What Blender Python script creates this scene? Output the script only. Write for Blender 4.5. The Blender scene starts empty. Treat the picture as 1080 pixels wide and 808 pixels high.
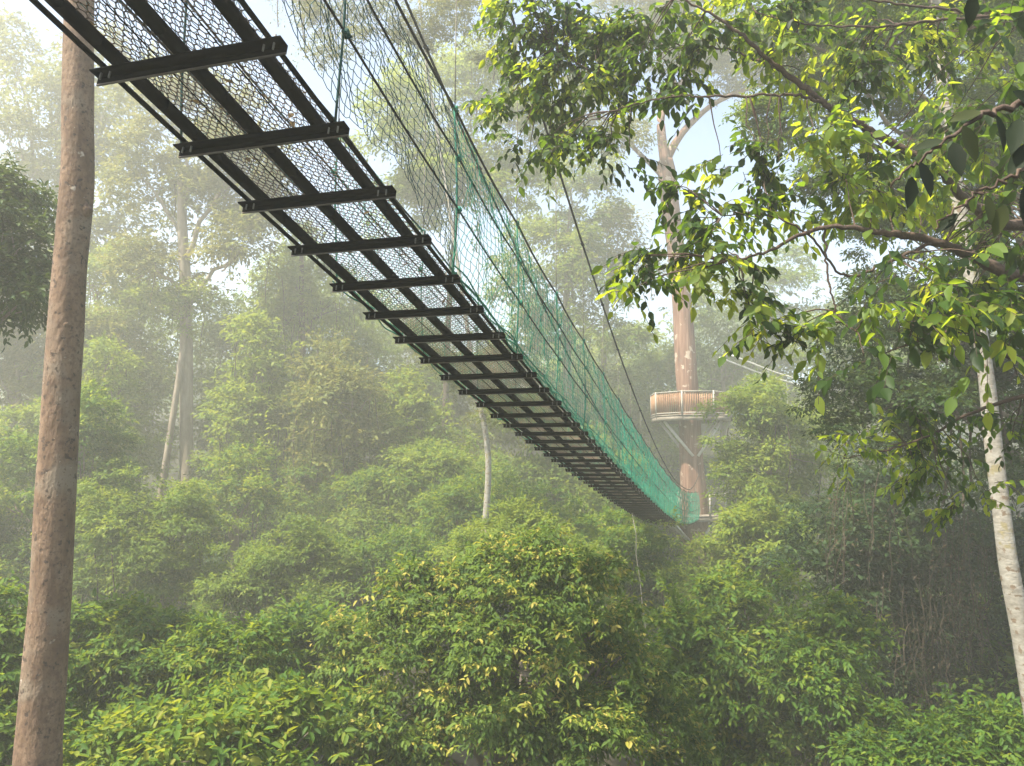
import bpy, math, random
import numpy as np
from mathutils import Vector

rng = np.random.default_rng(11)
random.seed(11)
C = bpy.context.scene.collection
R_ = math.radians

# ------------------------------------------------------------------ camera model
EYE = 14.0                      # camera height above the valley floor datum
F = 800.0                       # focal length in pixels of the 1080 px wide photograph
PITCH = R_(6.0)


def at(px, py, Y):
    """world point seen at photo pixel (px,py) standing Y metres ahead of the camera"""
    u = (px - 540) / F
    v = -(py - 404) / F
    dy = math.cos(PITCH) - v * math.sin(PITCH)
    dz = math.sin(PITCH) + v * math.cos(PITCH)
    t = Y / dy
    return np.array((u * t, Y, EYE + dz * t))


def pm(Y):
    return Y / F


# ------------------------------------------------------------------ tagging
def tag(o, label=None, cat=None, group=None, kind=None):
    if label: o['label'] = label
    if cat: o['category'] = cat
    if group: o['group'] = group
    if kind: o['kind'] = kind
    return o


def empty(name, loc, label, cat, group=None):
    o = bpy.data.objects.new(name, None)
    o.empty_display_size = 0.3
    C.objects.link(o)
    o.location = loc
    return tag(o, label, cat, group)


# ------------------------------------------------------------------ mesh building
class MB:
    """collects vertices and equal sized faces (quads; triangles repeat none)"""
    def __init__(s):
        s.v = []; s.q = []; s.t = []; s.n = 0; s.tone = []; s.tt = []; s.qm = []; s.tm = []

    def add(s, v, q=None, t=None, tone=None, mat=0):
        v = np.asarray(v, float).reshape(-1, 3)
        if q is not None and len(q):
            q = np.asarray(q, np.int64).reshape(-1, 4)
            s.q.append(q + s.n)
            s.tone.append(np.zeros(len(q)) if tone is None else np.asarray(tone))
            s.qm.append(np.full(len(q), mat))
        if t is not None and len(t):
            t = np.asarray(t, np.int64).reshape(-1, 3)
            s.t.append(t + s.n)
            s.tm.append(np.full(len(t), mat))
        s.v.append(v); s.n += len(v)

    def build(s, name, mats, parent=None, smooth=False):
        me = bpy.data.meshes.new(name)
        v = np.concatenate(s.v) if s.v else np.zeros((0, 3))
        q = np.concatenate(s.q) if s.q else np.zeros((0, 4), int)
        t = np.concatenate(s.t) if s.t else np.zeros((0, 3), int)
        me.vertices.add(len(v)); me.vertices.foreach_set('co', v.astype(np.float32).ravel())
        me.loops.add(q.size + t.size)
        me.loops.foreach_set('vertex_index', np.concatenate([q.ravel(), t.ravel()]).astype(np.int32))
        me.polygons.add(len(q) + len(t))
        st = np.concatenate([np.arange(len(q)) * 4, q.size + np.arange(len(t)) * 3]).astype(np.int32)
        me.polygons.foreach_set('loop_start', st)
        mi = np.concatenate(s.qm + s.tm).astype(np.int32) if (s.qm or s.tm) else np.zeros(0, np.int32)
        me.polygons.foreach_set('material_index', mi)
        if smooth:
            me.polygons.foreach_set('use_smooth', np.ones(len(q) + len(t), bool))
        if s.tone:
            a = me.attributes.new('tone', 'FLOAT', 'FACE')
            a.data.foreach_set('value', np.concatenate(s.tone + [np.zeros(len(t))]).astype(np.float32))
        for m in (mats if isinstance(mats, (list, tuple)) else [mats]):
            me.materials.append(m)
        me.update(calc_edges=True)
        me.validate(clean_customdata=False)
        o = bpy.data.objects.new(name, me)
        C.objects.link(o)
        if parent is not None:
            o.parent = parent
            # vertices are given in world space: keep them there
            o.matrix_parent_inverse = parent_matrix(parent).inverted()
        return o


def parent_matrix(p):
    from mathutils import Matrix
    if p.parent is not None:
        return parent_matrix(p.parent) @ p.matrix_parent_inverse @ Matrix.Translation(p.location)
    return Matrix.Translation(p.location)


def frames(P):
    P = np.asarray(P, float)
    T = np.gradient(P, axis=0)
    T /= np.linalg.norm(T, axis=1, keepdims=True) + 1e-9
    ref = np.array((0.13, 0.31, 1.0)) if abs(T[:, 2]).mean() < 0.85 else np.array((1.0, 0.17, 0.05))
    A = np.cross(T, ref); A /= np.linalg.norm(A, axis=1, keepdims=True) + 1e-9
    B = np.cross(T, A)
    return T, A, B


def tube(mb, P, r, sides=6, mat=0, rough=0.0, cap=True):
    P = np.asarray(P, float); n = len(P)
    r = np.broadcast_to(np.asarray(r, float), (n,))
    T, A, B = frames(P)
    a = np.linspace(0, 2 * np.pi, sides, endpoint=False)
    rr = r[:, None] * np.ones(sides)[None]
    if rough:
        ph = rng.uniform(0, 6.28, 6); t = np.arange(n)[:, None]
        w = (np.sin(2 * a[None] + ph[0] + t * .35) + np.sin(3 * a[None] + ph[1] - t * .22) + .7 * np.sin(a[None] + ph[2] + t * .5)
             + .6 * np.sin(5 * a[None] + ph[3] + .13 * t))
        rr = rr * (1 + rough * w)
    V = P[:, None] + rr[..., None] * (np.cos(a)[None, :, None] * A[:, None] + np.sin(a)[None, :, None] * B[:, None])
    i = np.arange(n - 1)[:, None]; j = np.arange(sides)[None]; k = (j + 1) % sides
    q = np.stack([i * sides + j, i * sides + k, (i + 1) * sides + k, (i + 1) * sides + j], -1).reshape(-1, 4)
    V = V.reshape(-1, 3)
    tr = None
    if cap:
        V = np.concatenate([V, P[:1], P[-1:]])
        jj = np.arange(sides); kk = (jj + 1) % sides
        c0 = n * sides; c1 = c0 + 1; b = (n - 1) * sides
        tr = np.concatenate([np.stack([np.full(sides, c0), kk, jj], -1), np.stack([np.full(sides, c1), b + jj, b + kk], -1)])
    mb.add(V, q, tr, mat=mat)


def prisms(mb, A, B, r, sides=3, mat=0):
    """many separate straight strands at once"""
    A = np.asarray(A, float); B = np.asarray(B, float); n = len(A)
    T = B - A; T /= np.linalg.norm(T, axis=1, keepdims=True) + 1e-9
    ref = np.where((np.abs(T[:, 2:3]) > .85), np.array([[1., .1, 0]]), np.array([[.1, .05, 1.]]))
    U = np.cross(T, ref); U /= np.linalg.norm(U, axis=1, keepdims=True); W = np.cross(T, U)
    a = np.linspace(0, 2 * np.pi, sides, endpoint=False) + .3
    ring = np.cos(a)[None, :, None] * U[:, None] + np.sin(a)[None, :, None] * W[:, None]
    V = np.concatenate([A[:, None] + r * ring, B[:, None] + r * ring], 1)
    j = np.arange(sides); k = (j + 1) % sides
    q = np.stack([j, k, k + sides, j + sides], -1)
    Q = (np.arange(n) * 2 * sides)[:, None, None] + q[None]
    mb.add(V.reshape(-1, 3), Q.reshape(-1, 4), mat=mat)


def box(mb, c, ax, ay, az, mat=0):
    """box from centre and three half-axis vectors"""
    c, ax, ay, az = (np.asarray(x, float) for x in (c, ax, ay, az))
    V = [c + sx * ax + sy * ay + sz * az for sz in (-1, 1) for sy in (-1, 1) for sx in (-1, 1)]
    q = [(0, 2, 3, 1), (4, 5, 7, 6), (0, 1, 5, 4), (2, 6, 7, 3), (0, 4, 6, 2), (1, 3, 7, 5)]
    mb.add(V, q, mat=mat)


def bar(mb, p, q, wx, wz, mat=0):
    """rectangular bar from p to q"""
    p, q = np.asarray(p, float), np.asarray(q, float)
    d = (q - p) / 2; t = d / np.linalg.norm(d)
    s = np.cross(t, (0, 0, 1.0))
    if np.linalg.norm(s) < 1e-3: s = np.array((1., 0, 0))
    s /= np.linalg.norm(s); u = np.cross(s, t)
    box(mb, (p + q) / 2, d, s * wx / 2, u * wz / 2, mat)


def unit(v):
    return v / (np.linalg.norm(v, axis=-1, keepdims=True) + 1e-9)


def rsph(n):
    return unit(rng.normal(size=(n, 3)))


# ------------------------------------------------------------------ materials
def new_mat(name):
    m = bpy.data.materials.new(name); m.use_nodes = True
    nt = m.node_tree; nt.nodes.clear()
    return m, nt, nt.nodes, nt.links


def ramp(nd, stops):
    r = nd.new('ShaderNodeValToRGB')
    e = r.color_ramp.elements
    while len(e) > 1: e.remove(e[-1])
    e[0].position = stops[0][0]; e[0].color = (*stops[0][1], 1)
    for p, c in stops[1:]:
        x = e.new(p); x.color = (*c, 1)
    return r


def leaf_mat(name, stops, glow, rough=.6, mix=.4, spec=.2):
    """leaf blade: reflected colour by per-leaf tone, and light passing through the blade"""
    m, nt, nd, ln = new_mat(name)
    at_ = nd.new('ShaderNodeAttribute'); at_.attribute_name = 'tone'
    r = ramp(nd, stops); ln.new(at_.outputs['Fac'], r.inputs[0])
    g = ramp(nd, glow); ln.new(at_.outputs['Fac'], g.inputs[0])
    p = nd.new('ShaderNodeBsdfPrincipled'); p.inputs['Roughness'].default_value = rough
    p.inputs['Specular IOR Level'].default_value = spec
    ln.new(r.outputs[0], p.inputs['Base Color'])
    t = nd.new('ShaderNodeBsdfTranslucent'); ln.new(g.outputs[0], t.inputs['Color'])
    x = nd.new('ShaderNodeMixShader'); x.inputs[0].default_value = mix
    o = nd.new('ShaderNodeOutputMaterial')
    ln.new(p.outputs[0], x.inputs[1]); ln.new(t.outputs[0], x.inputs[2]); ln.new(x.outputs[0], o.inputs[0])
    return m


def noise_mat(name, stops, scale=8, detail=6, rough=.85, stretch=(1, 1, 1), bump=.3, spots=None, spec=.3, metal=0., bscale=None):
    m, nt, nd, ln = new_mat(name)
    tc = nd.new('ShaderNodeTexCoord'); mp = nd.new('ShaderNodeMapping')
    mp.inputs['Scale'].default_value = stretch
    ln.new(tc.outputs['Object'], mp.inputs[0])
    n = nd.new('ShaderNodeTexNoise'); n.inputs['Scale'].default_value = scale; n.inputs['Detail'].default_value = detail
    n.inputs['Roughness'].default_value = .65
    ln.new(mp.outputs[0], n.inputs[0])
    r = ramp(nd, stops); ln.new(n.outputs[0], r.inputs[0])
    col = r.outputs[0]
    for sp in (spots or []):
        n2 = nd.new('ShaderNodeTexNoise'); n2.inputs['Scale'].default_value = sp[0]; n2.inputs['Detail'].default_value = 4
        ln.new(tc.outputs['Object'], n2.inputs[0])
        r2 = ramp(nd, [(sp[1], (0, 0, 0)), (sp[1] + sp[2], (1, 1, 1))]); ln.new(n2.outputs[0], r2.inputs[0])
        mx = nd.new('ShaderNodeMixRGB'); ln.new(r2.outputs[0], mx.inputs[0]); ln.new(col, mx.inputs[1])
        mx.inputs[2].default_value = (*sp[3], 1); col = mx.outputs[0]
    p = nd.new('ShaderNodeBsdfPrincipled'); p.inputs['Roughness'].default_value = rough
    p.inputs['Specular IOR Level'].default_value = spec; p.inputs['Metallic'].default_value = metal
    ln.new(col, p.inputs['Base Color'])
    if bump:
        b = nd.new('ShaderNodeBump'); b.inputs['Strength'].default_value = bump; b.inputs['Distance'].default_value = .03
        n3 = nd.new('ShaderNodeTexNoise'); n3.inputs['Scale'].default_value = bscale or scale * 3; n3.inputs['Detail'].default_value = 5
        ln.new(mp.outputs[0], n3.inputs[0]); ln.new(n3.outputs[0], b.inputs['Height']); ln.new(b.outputs[0], p.inputs['Normal'])
    o = nd.new('ShaderNodeOutputMaterial'); ln.new(p.outputs[0], o.inputs[0])
    return m


GLOW = [(0, (.12, .20, .012)), (.6, (.26, .35, .02)), (1, (.46, .48, .03))]
M = {}
M['leaf'] = leaf_mat('leaf_green', [(0, (.020, .055, .010)), (.5, (.060, .128, .014)), (.85, (.125, .185, .018)), (1, (.20, .21, .03))], GLOW)
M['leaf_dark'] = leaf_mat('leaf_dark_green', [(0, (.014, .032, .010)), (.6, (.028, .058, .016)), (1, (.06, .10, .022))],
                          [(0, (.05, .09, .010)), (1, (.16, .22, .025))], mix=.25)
M['leaf_lime'] = leaf_mat('leaf_lime', [(0, (.06, .11, .016)), (.5, (.11, .17, .022)), (1, (.19, .23, .03))],
                          [(0, (.18, .27, .025)), (1, (.40, .44, .04))], mix=.4)
M['leaf_bush'] = leaf_mat('leaf_yellowing', [(0, (.035, .075, .014)), (.45, (.08, .135, .02)), (.72, (.12, .18, .026)), (.84, (.18, .22, .03)), (.93, (.34, .32, .05)), (1, (.38, .33, .08))],
                          [(0, (.10, .18, .015)), (.8, (.25, .33, .03)), (.93, (.5, .45, .05)), (1, (.5, .42, .07))])
M['leaf_near'] = leaf_mat('leaf_near', [(0, (.012, .028, .009)), (.5, (.032, .070, .014)), (.9, (.085, .14, .025)), (1, (.14, .17, .03))],
                          [(0, (.05, .10, .008)), (.45, (.20, .32, .015)), (.7, (.45, .58, .025)), (1, (.62, .66, .04))], rough=.5, mix=.5, spec=.2)
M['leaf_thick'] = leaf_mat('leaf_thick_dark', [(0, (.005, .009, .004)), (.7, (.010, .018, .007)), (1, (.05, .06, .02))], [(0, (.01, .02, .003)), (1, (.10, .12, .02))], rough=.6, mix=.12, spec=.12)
M['leaf_olive'] = leaf_mat('leaf_olive', [(0, (.06, .09, .022)), (.6, (.125, .15, .034)), (1, (.22, .21, .05))],
                           [(0, (.14, .18, .03)), (1, (.34, .30, .06))], mix=.35)
M['leaf_far'] = leaf_mat('leaf_far_lightened', [(0, (.045, .09, .014)), (.5, (.10, .165, .02)), (1, (.19, .24, .03))], [(0, (.18, .25, .02)), (1, (.42, .45, .05))], mix=.4)  # lighter copy of the leaf green, with sunlight and mist put into the colour
M['leaf_brown'] = leaf_mat('leaf_dry_brown', [(0, (.06, .045, .025)), (1, (.16, .12, .07))], [(0, (.10, .07, .03)), (1, (.22, .16, .08))], mix=.3)
M['bark_pink'] = noise_mat('bark_pinkish_brown', [(.3, (.095, .058, .036)), (.5, (.165, .106, .068)), (.7, (.23, .158, .106))], scale=5, stretch=(1, 1, .45), bump=.55, bscale=26,
                           spots=[(22, .50, .16, (.11, .068, .047)), (2.2, .54, .15, (.19, .15, .11)), (16, .60, .05, (.06, .042, .032)), (48, .60, .06, (.10, .065, .048)), (7, .69, .05, (.36, .31, .25)), (30, .72, .04, (.40, .36, .29))])
M['bark_white'] = noise_mat('bark_white_patched', [(.3, (.16, .145, .12)), (.5, (.26, .24, .205)), (.75, (.34, .325, .29))], scale=6, stretch=(1, 1, 2.2), bump=.35,
                            spots=[(9, .58, .04, (.16, .12, .085)), (4, .62, .05, (.22, .19, .11))])
M['bark_red'] = noise_mat('bark_reddish_flaking', [(.32, (.075, .042, .032)), (.5, (.17, .088, .06)), (.68, (.30, .19, .135))], scale=2.2, stretch=(4.5, 4.5, .22), bump=.6,
                          spots=[(3, .62, .04, (.40, .32, .25)), (1.2, .62, .1, (.17, .13, .10))])
M['bark_grey'] = noise_mat('bark_grey_brown', [(.3, (.10, .08, .06)), (.55, (.21, .17, .13)), (.75, (.32, .28, .22))], scale=3, stretch=(1, 1, .3), bump=.5)
M['bark_dark'] = noise_mat('bark_dark_twig', [(.3, (.035, .024, .018)), (.6, (.085, .055, .04)), (.8, (.15, .11, .085))], scale=14, bump=.4)
M['steel'] = noise_mat('black_painted_steel', [(.35, (.0012, .0012, .0012)), (.6, (.002, .002, .002)), (.85, (.006, .005, .004))], scale=9, rough=.9, bump=.15, spec=.04)
M['steel_worn'] = noise_mat('weathered_steel_flange', [(.3, (.05, .045, .04)), (.5, (.13, .115, .10)), (.7, (.08, .045, .03))], scale=7, rough=.6, bump=.2)
M['bolt'] = noise_mat('galvanised_bolt', [(.3, (.10, .10, .10)), (.7, (.22, .22, .21))], scale=20, rough=.5, bump=0, metal=.4)
M['deck'] = noise_mat('rusty_expanded_metal', [(.3, (.06, .045, .035)), (.55, (.14, .10, .072)), (.75, (.30, .20, .14))], scale=1.3, rough=.75, bump=0)
M['rope_black'] = noise_mat('black_wire_rope', [(.3, (.010, .010, .010)), (.7, (.035, .035, .035))], scale=60, rough=.7, bump=.2)
M['rope_pale'] = noise_mat('pale_rope', [(.3, (.16, .15, .12)), (.7, (.30, .28, .23))], scale=40, rough=.9, bump=0)
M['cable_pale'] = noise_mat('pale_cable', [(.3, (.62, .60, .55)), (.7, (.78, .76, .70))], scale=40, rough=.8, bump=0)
M['rope_green'] = noise_mat('green_rope', [(.3, (.012, .10, .065)), (.7, (.03, .19, .125))], scale=30, rough=.8, bump=0)
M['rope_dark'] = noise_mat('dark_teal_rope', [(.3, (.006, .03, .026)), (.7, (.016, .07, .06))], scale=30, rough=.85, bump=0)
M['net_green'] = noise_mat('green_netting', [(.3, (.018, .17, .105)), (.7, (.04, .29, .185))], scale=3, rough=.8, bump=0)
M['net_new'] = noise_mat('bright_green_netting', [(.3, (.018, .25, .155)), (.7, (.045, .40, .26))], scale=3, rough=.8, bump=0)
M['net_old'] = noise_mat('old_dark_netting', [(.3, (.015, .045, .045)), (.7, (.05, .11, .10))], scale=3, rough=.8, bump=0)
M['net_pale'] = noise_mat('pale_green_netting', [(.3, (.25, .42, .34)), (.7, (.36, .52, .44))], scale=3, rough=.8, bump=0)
M['timber'] = noise_mat('orange_timber', [(.3, (.17, .085, .045)), (.55, (.28, .15, .08)), (.75, (.36, .23, .14))], scale=4, stretch=(1, 1, .3), rough=.75, bump=.2)
M['timber_grey'] = noise_mat('grey_weathered_timber', [(.3, (.13, .11, .09)), (.6, (.24, .21, .17))], scale=5, rough=.85, bump=.2)
M['pole_pale'] = noise_mat('pale_painted_pole', [(.3, (.22, .20, .17)), (.7, (.36, .33, .28))], scale=8, rough=.6, bump=0)
M['strut'] = noise_mat('galvanised_strut', [(.3, (.42, .41, .38)), (.7, (.58, .56, .52))], scale=8, rough=.6, bump=0)
M['soil'] = noise_mat('forest_floor', [(.3, (.010, .009, .005)), (.5, (.024, .020, .011)), (.7, (.022, .036, .011))], scale=.8, rough=1, bump=.6, bscale=5)
M['vine_brown'] = noise_mat('dry_vine_stem', [(.3, (.04, .03, .02)), (.7, (.11, .085, .06))], scale=20, rough=.9, bump=0)

# ------------------------------------------------------------------ ground
GY = np.array([-150, -8, 0, 6, 13, 22, 35, 48, 60, 100, 160.])
GZ = np.array([12.5, 12.3, 12, 8, 4, 4.2, 6.5, 9.5, 13, 22, 30.])


def ground(x, y):
    x = np.asarray(x, float); y = np.asarray(y, float)
    z = np.interp(y, GY, GZ)
    s = np.clip((x - 5) / 9, 0, 1); s = s * s * (3 - 2 * s)
    z = z + 4.5 * s * np.exp(-((y - 20) / 12) ** 2)
    z = z + .5 * np.sin(x * .21 + 1.3) * np.cos(y * .17) + .35 * np.sin(x * .47 + y * .39)
    return z


gx = np.linspace(-150, 150, 151); gy = np.linspace(-148, 158, 154)
XX, YY = np.meshgrid(gx, gy)
V = np.stack([XX, YY, ground(XX, YY)], -1).reshape(-1, 3)
i = np.arange(len(gy) - 1)[:, None]; j = np.arange(len(gx) - 1)[None]; w = len(gx)
q = np.stack([i * w + j, i * w + j + 1, (i + 1) * w + j + 1, (i + 1) * w + j], -1).reshape(-1, 4)
mb = MB(); mb.add(V, q)
tag(mb.build('ground', M['soil'], smooth=True), kind='structure')


# ------------------------------------------------------------------ leaves
def leaves(mb, P, D, N, L, wr, tone, detail, fold=.25, curl=.15):
    """P base, D direction along the blade, N blade normal, L length, wr width ratio"""
    n = len(P)
    if n == 0: return
    D = unit(D); S = unit(np.cross(D, N)); N = np.cross(S, D)
    L = np.broadcast_to(np.asarray(L, float), (n,))[:, None]
    W = L * wr * .5
    tone = np.clip(tone, 0, 1)
    if detail == 0:
        up = N * (W * fold)
        a = P; b = P + D * L * .45 + S * W + up; c = P + D * L - N * L * curl * .5; d = P + D * L * .45 - S * W + up
        V = np.stack([a, b, c, d], 1).reshape(-1, 3)
        q = np.arange(n)[:, None] * 4 + np.arange(4)[None]
        mb.add(V, q, tone=tone)
    elif detail == 1:
        up = N * (W * fold)
        b = P; t = P + D * L - N * L * curl
        l1 = P + D * L * .28 + S * W * .85 + up; l2 = P + D * L * .68 + S * W * .8 + up - N * L * curl * .45
        r1 = P + D * L * .28 - S * W * .85 + up; r2 = P + D * L * .68 - S * W * .8 + up - N * L * curl * .45
        V = np.stack([b, t, l1, l2, r1, r2], 1).reshape(-1, 3)
        o = np.arange(n)[:, None, None] * 6
        q = (o + np.array([[0, 2, 3, 1], [0, 1, 5, 4]])[None]).reshape(-1, 4)
        mb.add(V, q, tone=np.repeat(tone, 2))
    else:
        up = N * (W * fold); dn = N * L * curl
        b = P; m = P + D * L * .5 - dn * .25; t = P + D * L - dn
        l1 = P + D * L * .16 + S * W * .62 + up * .62 - dn * .03; lm = P + D * L * .45 + S * W + up - dn * .2; l2 = P + D * L * .78 + S * W * .58 + up * .6 - dn * .62
        r1 = P + D * L * .16 - S * W * .62 + up * .62 - dn * .03; rm = P + D * L * .45 - S * W + up - dn * .2; r2 = P + D * L * .78 - S * W * .58 + up * .6 - dn * .62
        V = np.stack([b, m, t, l1, lm, l2, r1, rm, r2], 1).reshape(-1, 3)
        o = np.arange(n)[:, None, None] * 9
        q = (o + np.array([[0, 3, 4, 1], [1, 4, 5, 2], [0, 1, 7, 6], [1, 2, 8, 7]])[None]).reshape(-1, 4)
        mb.add(V, q, tone=np.repeat(tone, 4))


def sprays(mb, P, D, tl, k, L, detail, droop=.5, tone=(.45, .25), wr=.42, stems=None, stem_r=.004, spread=.9):
    """twigs with k leaves set alternately along each; P start, D direction, tl twig length"""
    n = len(P)
    if n == 0: return
    D = unit(D)
    side = unit(np.cross(D, np.array((0, 0, 1.0))) + rng.normal(scale=.25, size=(n, 3)))
    base_t = np.clip(rng.normal(tone[0], tone[1], n), 0, 1)
    for a in range(k):
        f = (a + .6 + rng.uniform(-.25, .25, n)) / k
        p = P + D * (tl * f)[:, None] + np.array((0, 0, -1.)) * (tl * droop * .35 * f ** 2)[:, None]
        sg = 1 if a % 2 else -1
        d = D * (.55 + .5 * (a == k - 1)) + side * (sg * spread * (.35 if a == k - 1 else 1)) + np.array((0, 0, -droop)) + rng.normal(scale=.28, size=(n, 3))
        nn = np.array((0, 0, 1.)) + rng.normal(scale=.42, size=(n, 3)) + D * .15
        l = L * rng.uniform(.5, 1.22, n)
        leaves(mb, p, d, nn, l, wr, base_t + rng.normal(scale=.10, size=n), detail, fold=rng.uniform(.1, .5), curl=rng.uniform(.08, .25))
    if stems is not None:
        e = P + D * tl[:, None] + np.array((0, 0, -1.)) * (tl * droop * .35)[:, None]
        m = P + D * (tl * .5)[:, None] + np.array((0, 0, -1.)) * (tl * droop * .09)[:, None]
        prisms(stems, P, m, stem_r); prisms(stems, m, e, stem_r * .75)


LAI_MUL = 2.3


def crown_leaves(mb, blobs, L, lai=3.2, k=5, detail=0, droop=.5, tone=(.45, .22), nsub=20, wr=.45, flat=.85, gap=.0):
    """blobs: (centre, rx, ry, rz) -> leafy clumps spread over the blob's surface and volume"""
    for c, rx, ry, rz in blobs:
        c = np.asarray(c); R = np.array((rx, ry, rz)); Rm = (rx * rz) ** .5
        u = rsph(nsub); u[:, 2] = np.where(u[:, 2] < -.55, -u[:, 2], u[:, 2])
        rad = rng.uniform(.15, 1.0, nsub) ** .7
        sr = Rm * rng.uniform(.20, .46, nsub)
        outl = rng.random(nsub) < .42                            # stray boughs break the outline
        rad = np.where(outl, rng.uniform(.9, 1.5, nsub), rad); sr = np.where(outl, sr * .5, sr)
        sub = c + u * R * rad[:, None]
        fl = rng.uniform(.32, .8, nsub)
        tot = LAI_MUL * lai * math.pi * rx * rz / (.27 * wr / .45 * L * L)
        wgt = sr ** 2; cnt = np.maximum(2, (tot / k * wgt / wgt.sum()).astype(int))
        stone = np.clip(rng.normal(tone[0], tone[1] * .6, nsub), 0, 1)
        idx = np.repeat(np.arange(nsub), cnt); n = len(idx)
        w = rsph(n); w[:, 2] = np.where((w[:, 2] < -.05) & (rng.random(n) < .82), -w[:, 2], w[:, 2])   # boughs carry their leaves on top
        r = rng.uniform(.25, 1, n) ** .45
        p = sub[idx] + w * (sr[idx] * r)[:, None] * np.stack([1.25 - .25 * fl[idx], 1.25 - .25 * fl[idx], fl[idx]], -1)
        d = w * .8 + u[idx] * .6 + rng.normal(scale=.35, size=(n, 3)) + np.array((0, 0, -.15))
        tl = L * k * .42 * rng.uniform(.7, 1.3, n)
        # long leading shoots
        ns = 14; su = rsph(ns); su[:, 2] = np.abs(su[:, 2]) * .9; sp = c + su * R * rng.uniform(.8, 1.1, (ns, 1))
        sprays(mb, sp, su + rng.normal(scale=.4, size=(ns, 3)) + np.array((0, 0, .2)), Rm * rng.uniform(.25, .6, ns), k + 4, L, detail, droop, (tone[0] + .15, tone[1]), wr)
        # twigs of one clump share a tone so clumps read lighter and darker in kind
        for lo, hi in ((0, .33), (.33, .66), (.66, 1.01)):
            mk = (stone[idx] >= lo) & (stone[idx] < hi)
            if mk.any():
                sprays(mb, p[mk], d[mk], tl[mk], k, L, detail, droop, ((lo + hi) / 2 * .6 + tone[0] * .4, tone[1] * .7), wr)


def limb(p0, p1, n=7, sag=.0, wob=.06):
    p0, p1 = np.asarray(p0, float), np.asarray(p1, float)
    t = np.linspace(0, 1, n)[:, None]
    P = p0 * (1 - t) + p1 * t
    ln = np.linalg.norm(p1 - p0)
    P[1:-1] += rng.normal(scale=wob * ln / 3, size=(n - 2, 3))
    P[:, 2] += sag * ln * np.sin(np.pi * t[:, 0])
    return P


def smooth_path(P, n):
    P = np.asarray(P, float)
    t = np.linspace(0, len(P) - 1, n)
    out = np.empty((n, 3))
    m = np.gradient(P, axis=0)
    k = np.clip(t.astype(int), 0, len(P) - 2); f = (t - k)[:, None]
    h00 = 2 * f**3 - 3 * f**2 + 1; h10 = f**3 - 2 * f**2 + f; h01 = -2 * f**3 + 3 * f**2; h11 = f**3 - f**2
    return h00 * P[k] + h10 * m[k] + h01 * P[k + 1] + h11 * m[k + 1]


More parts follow.
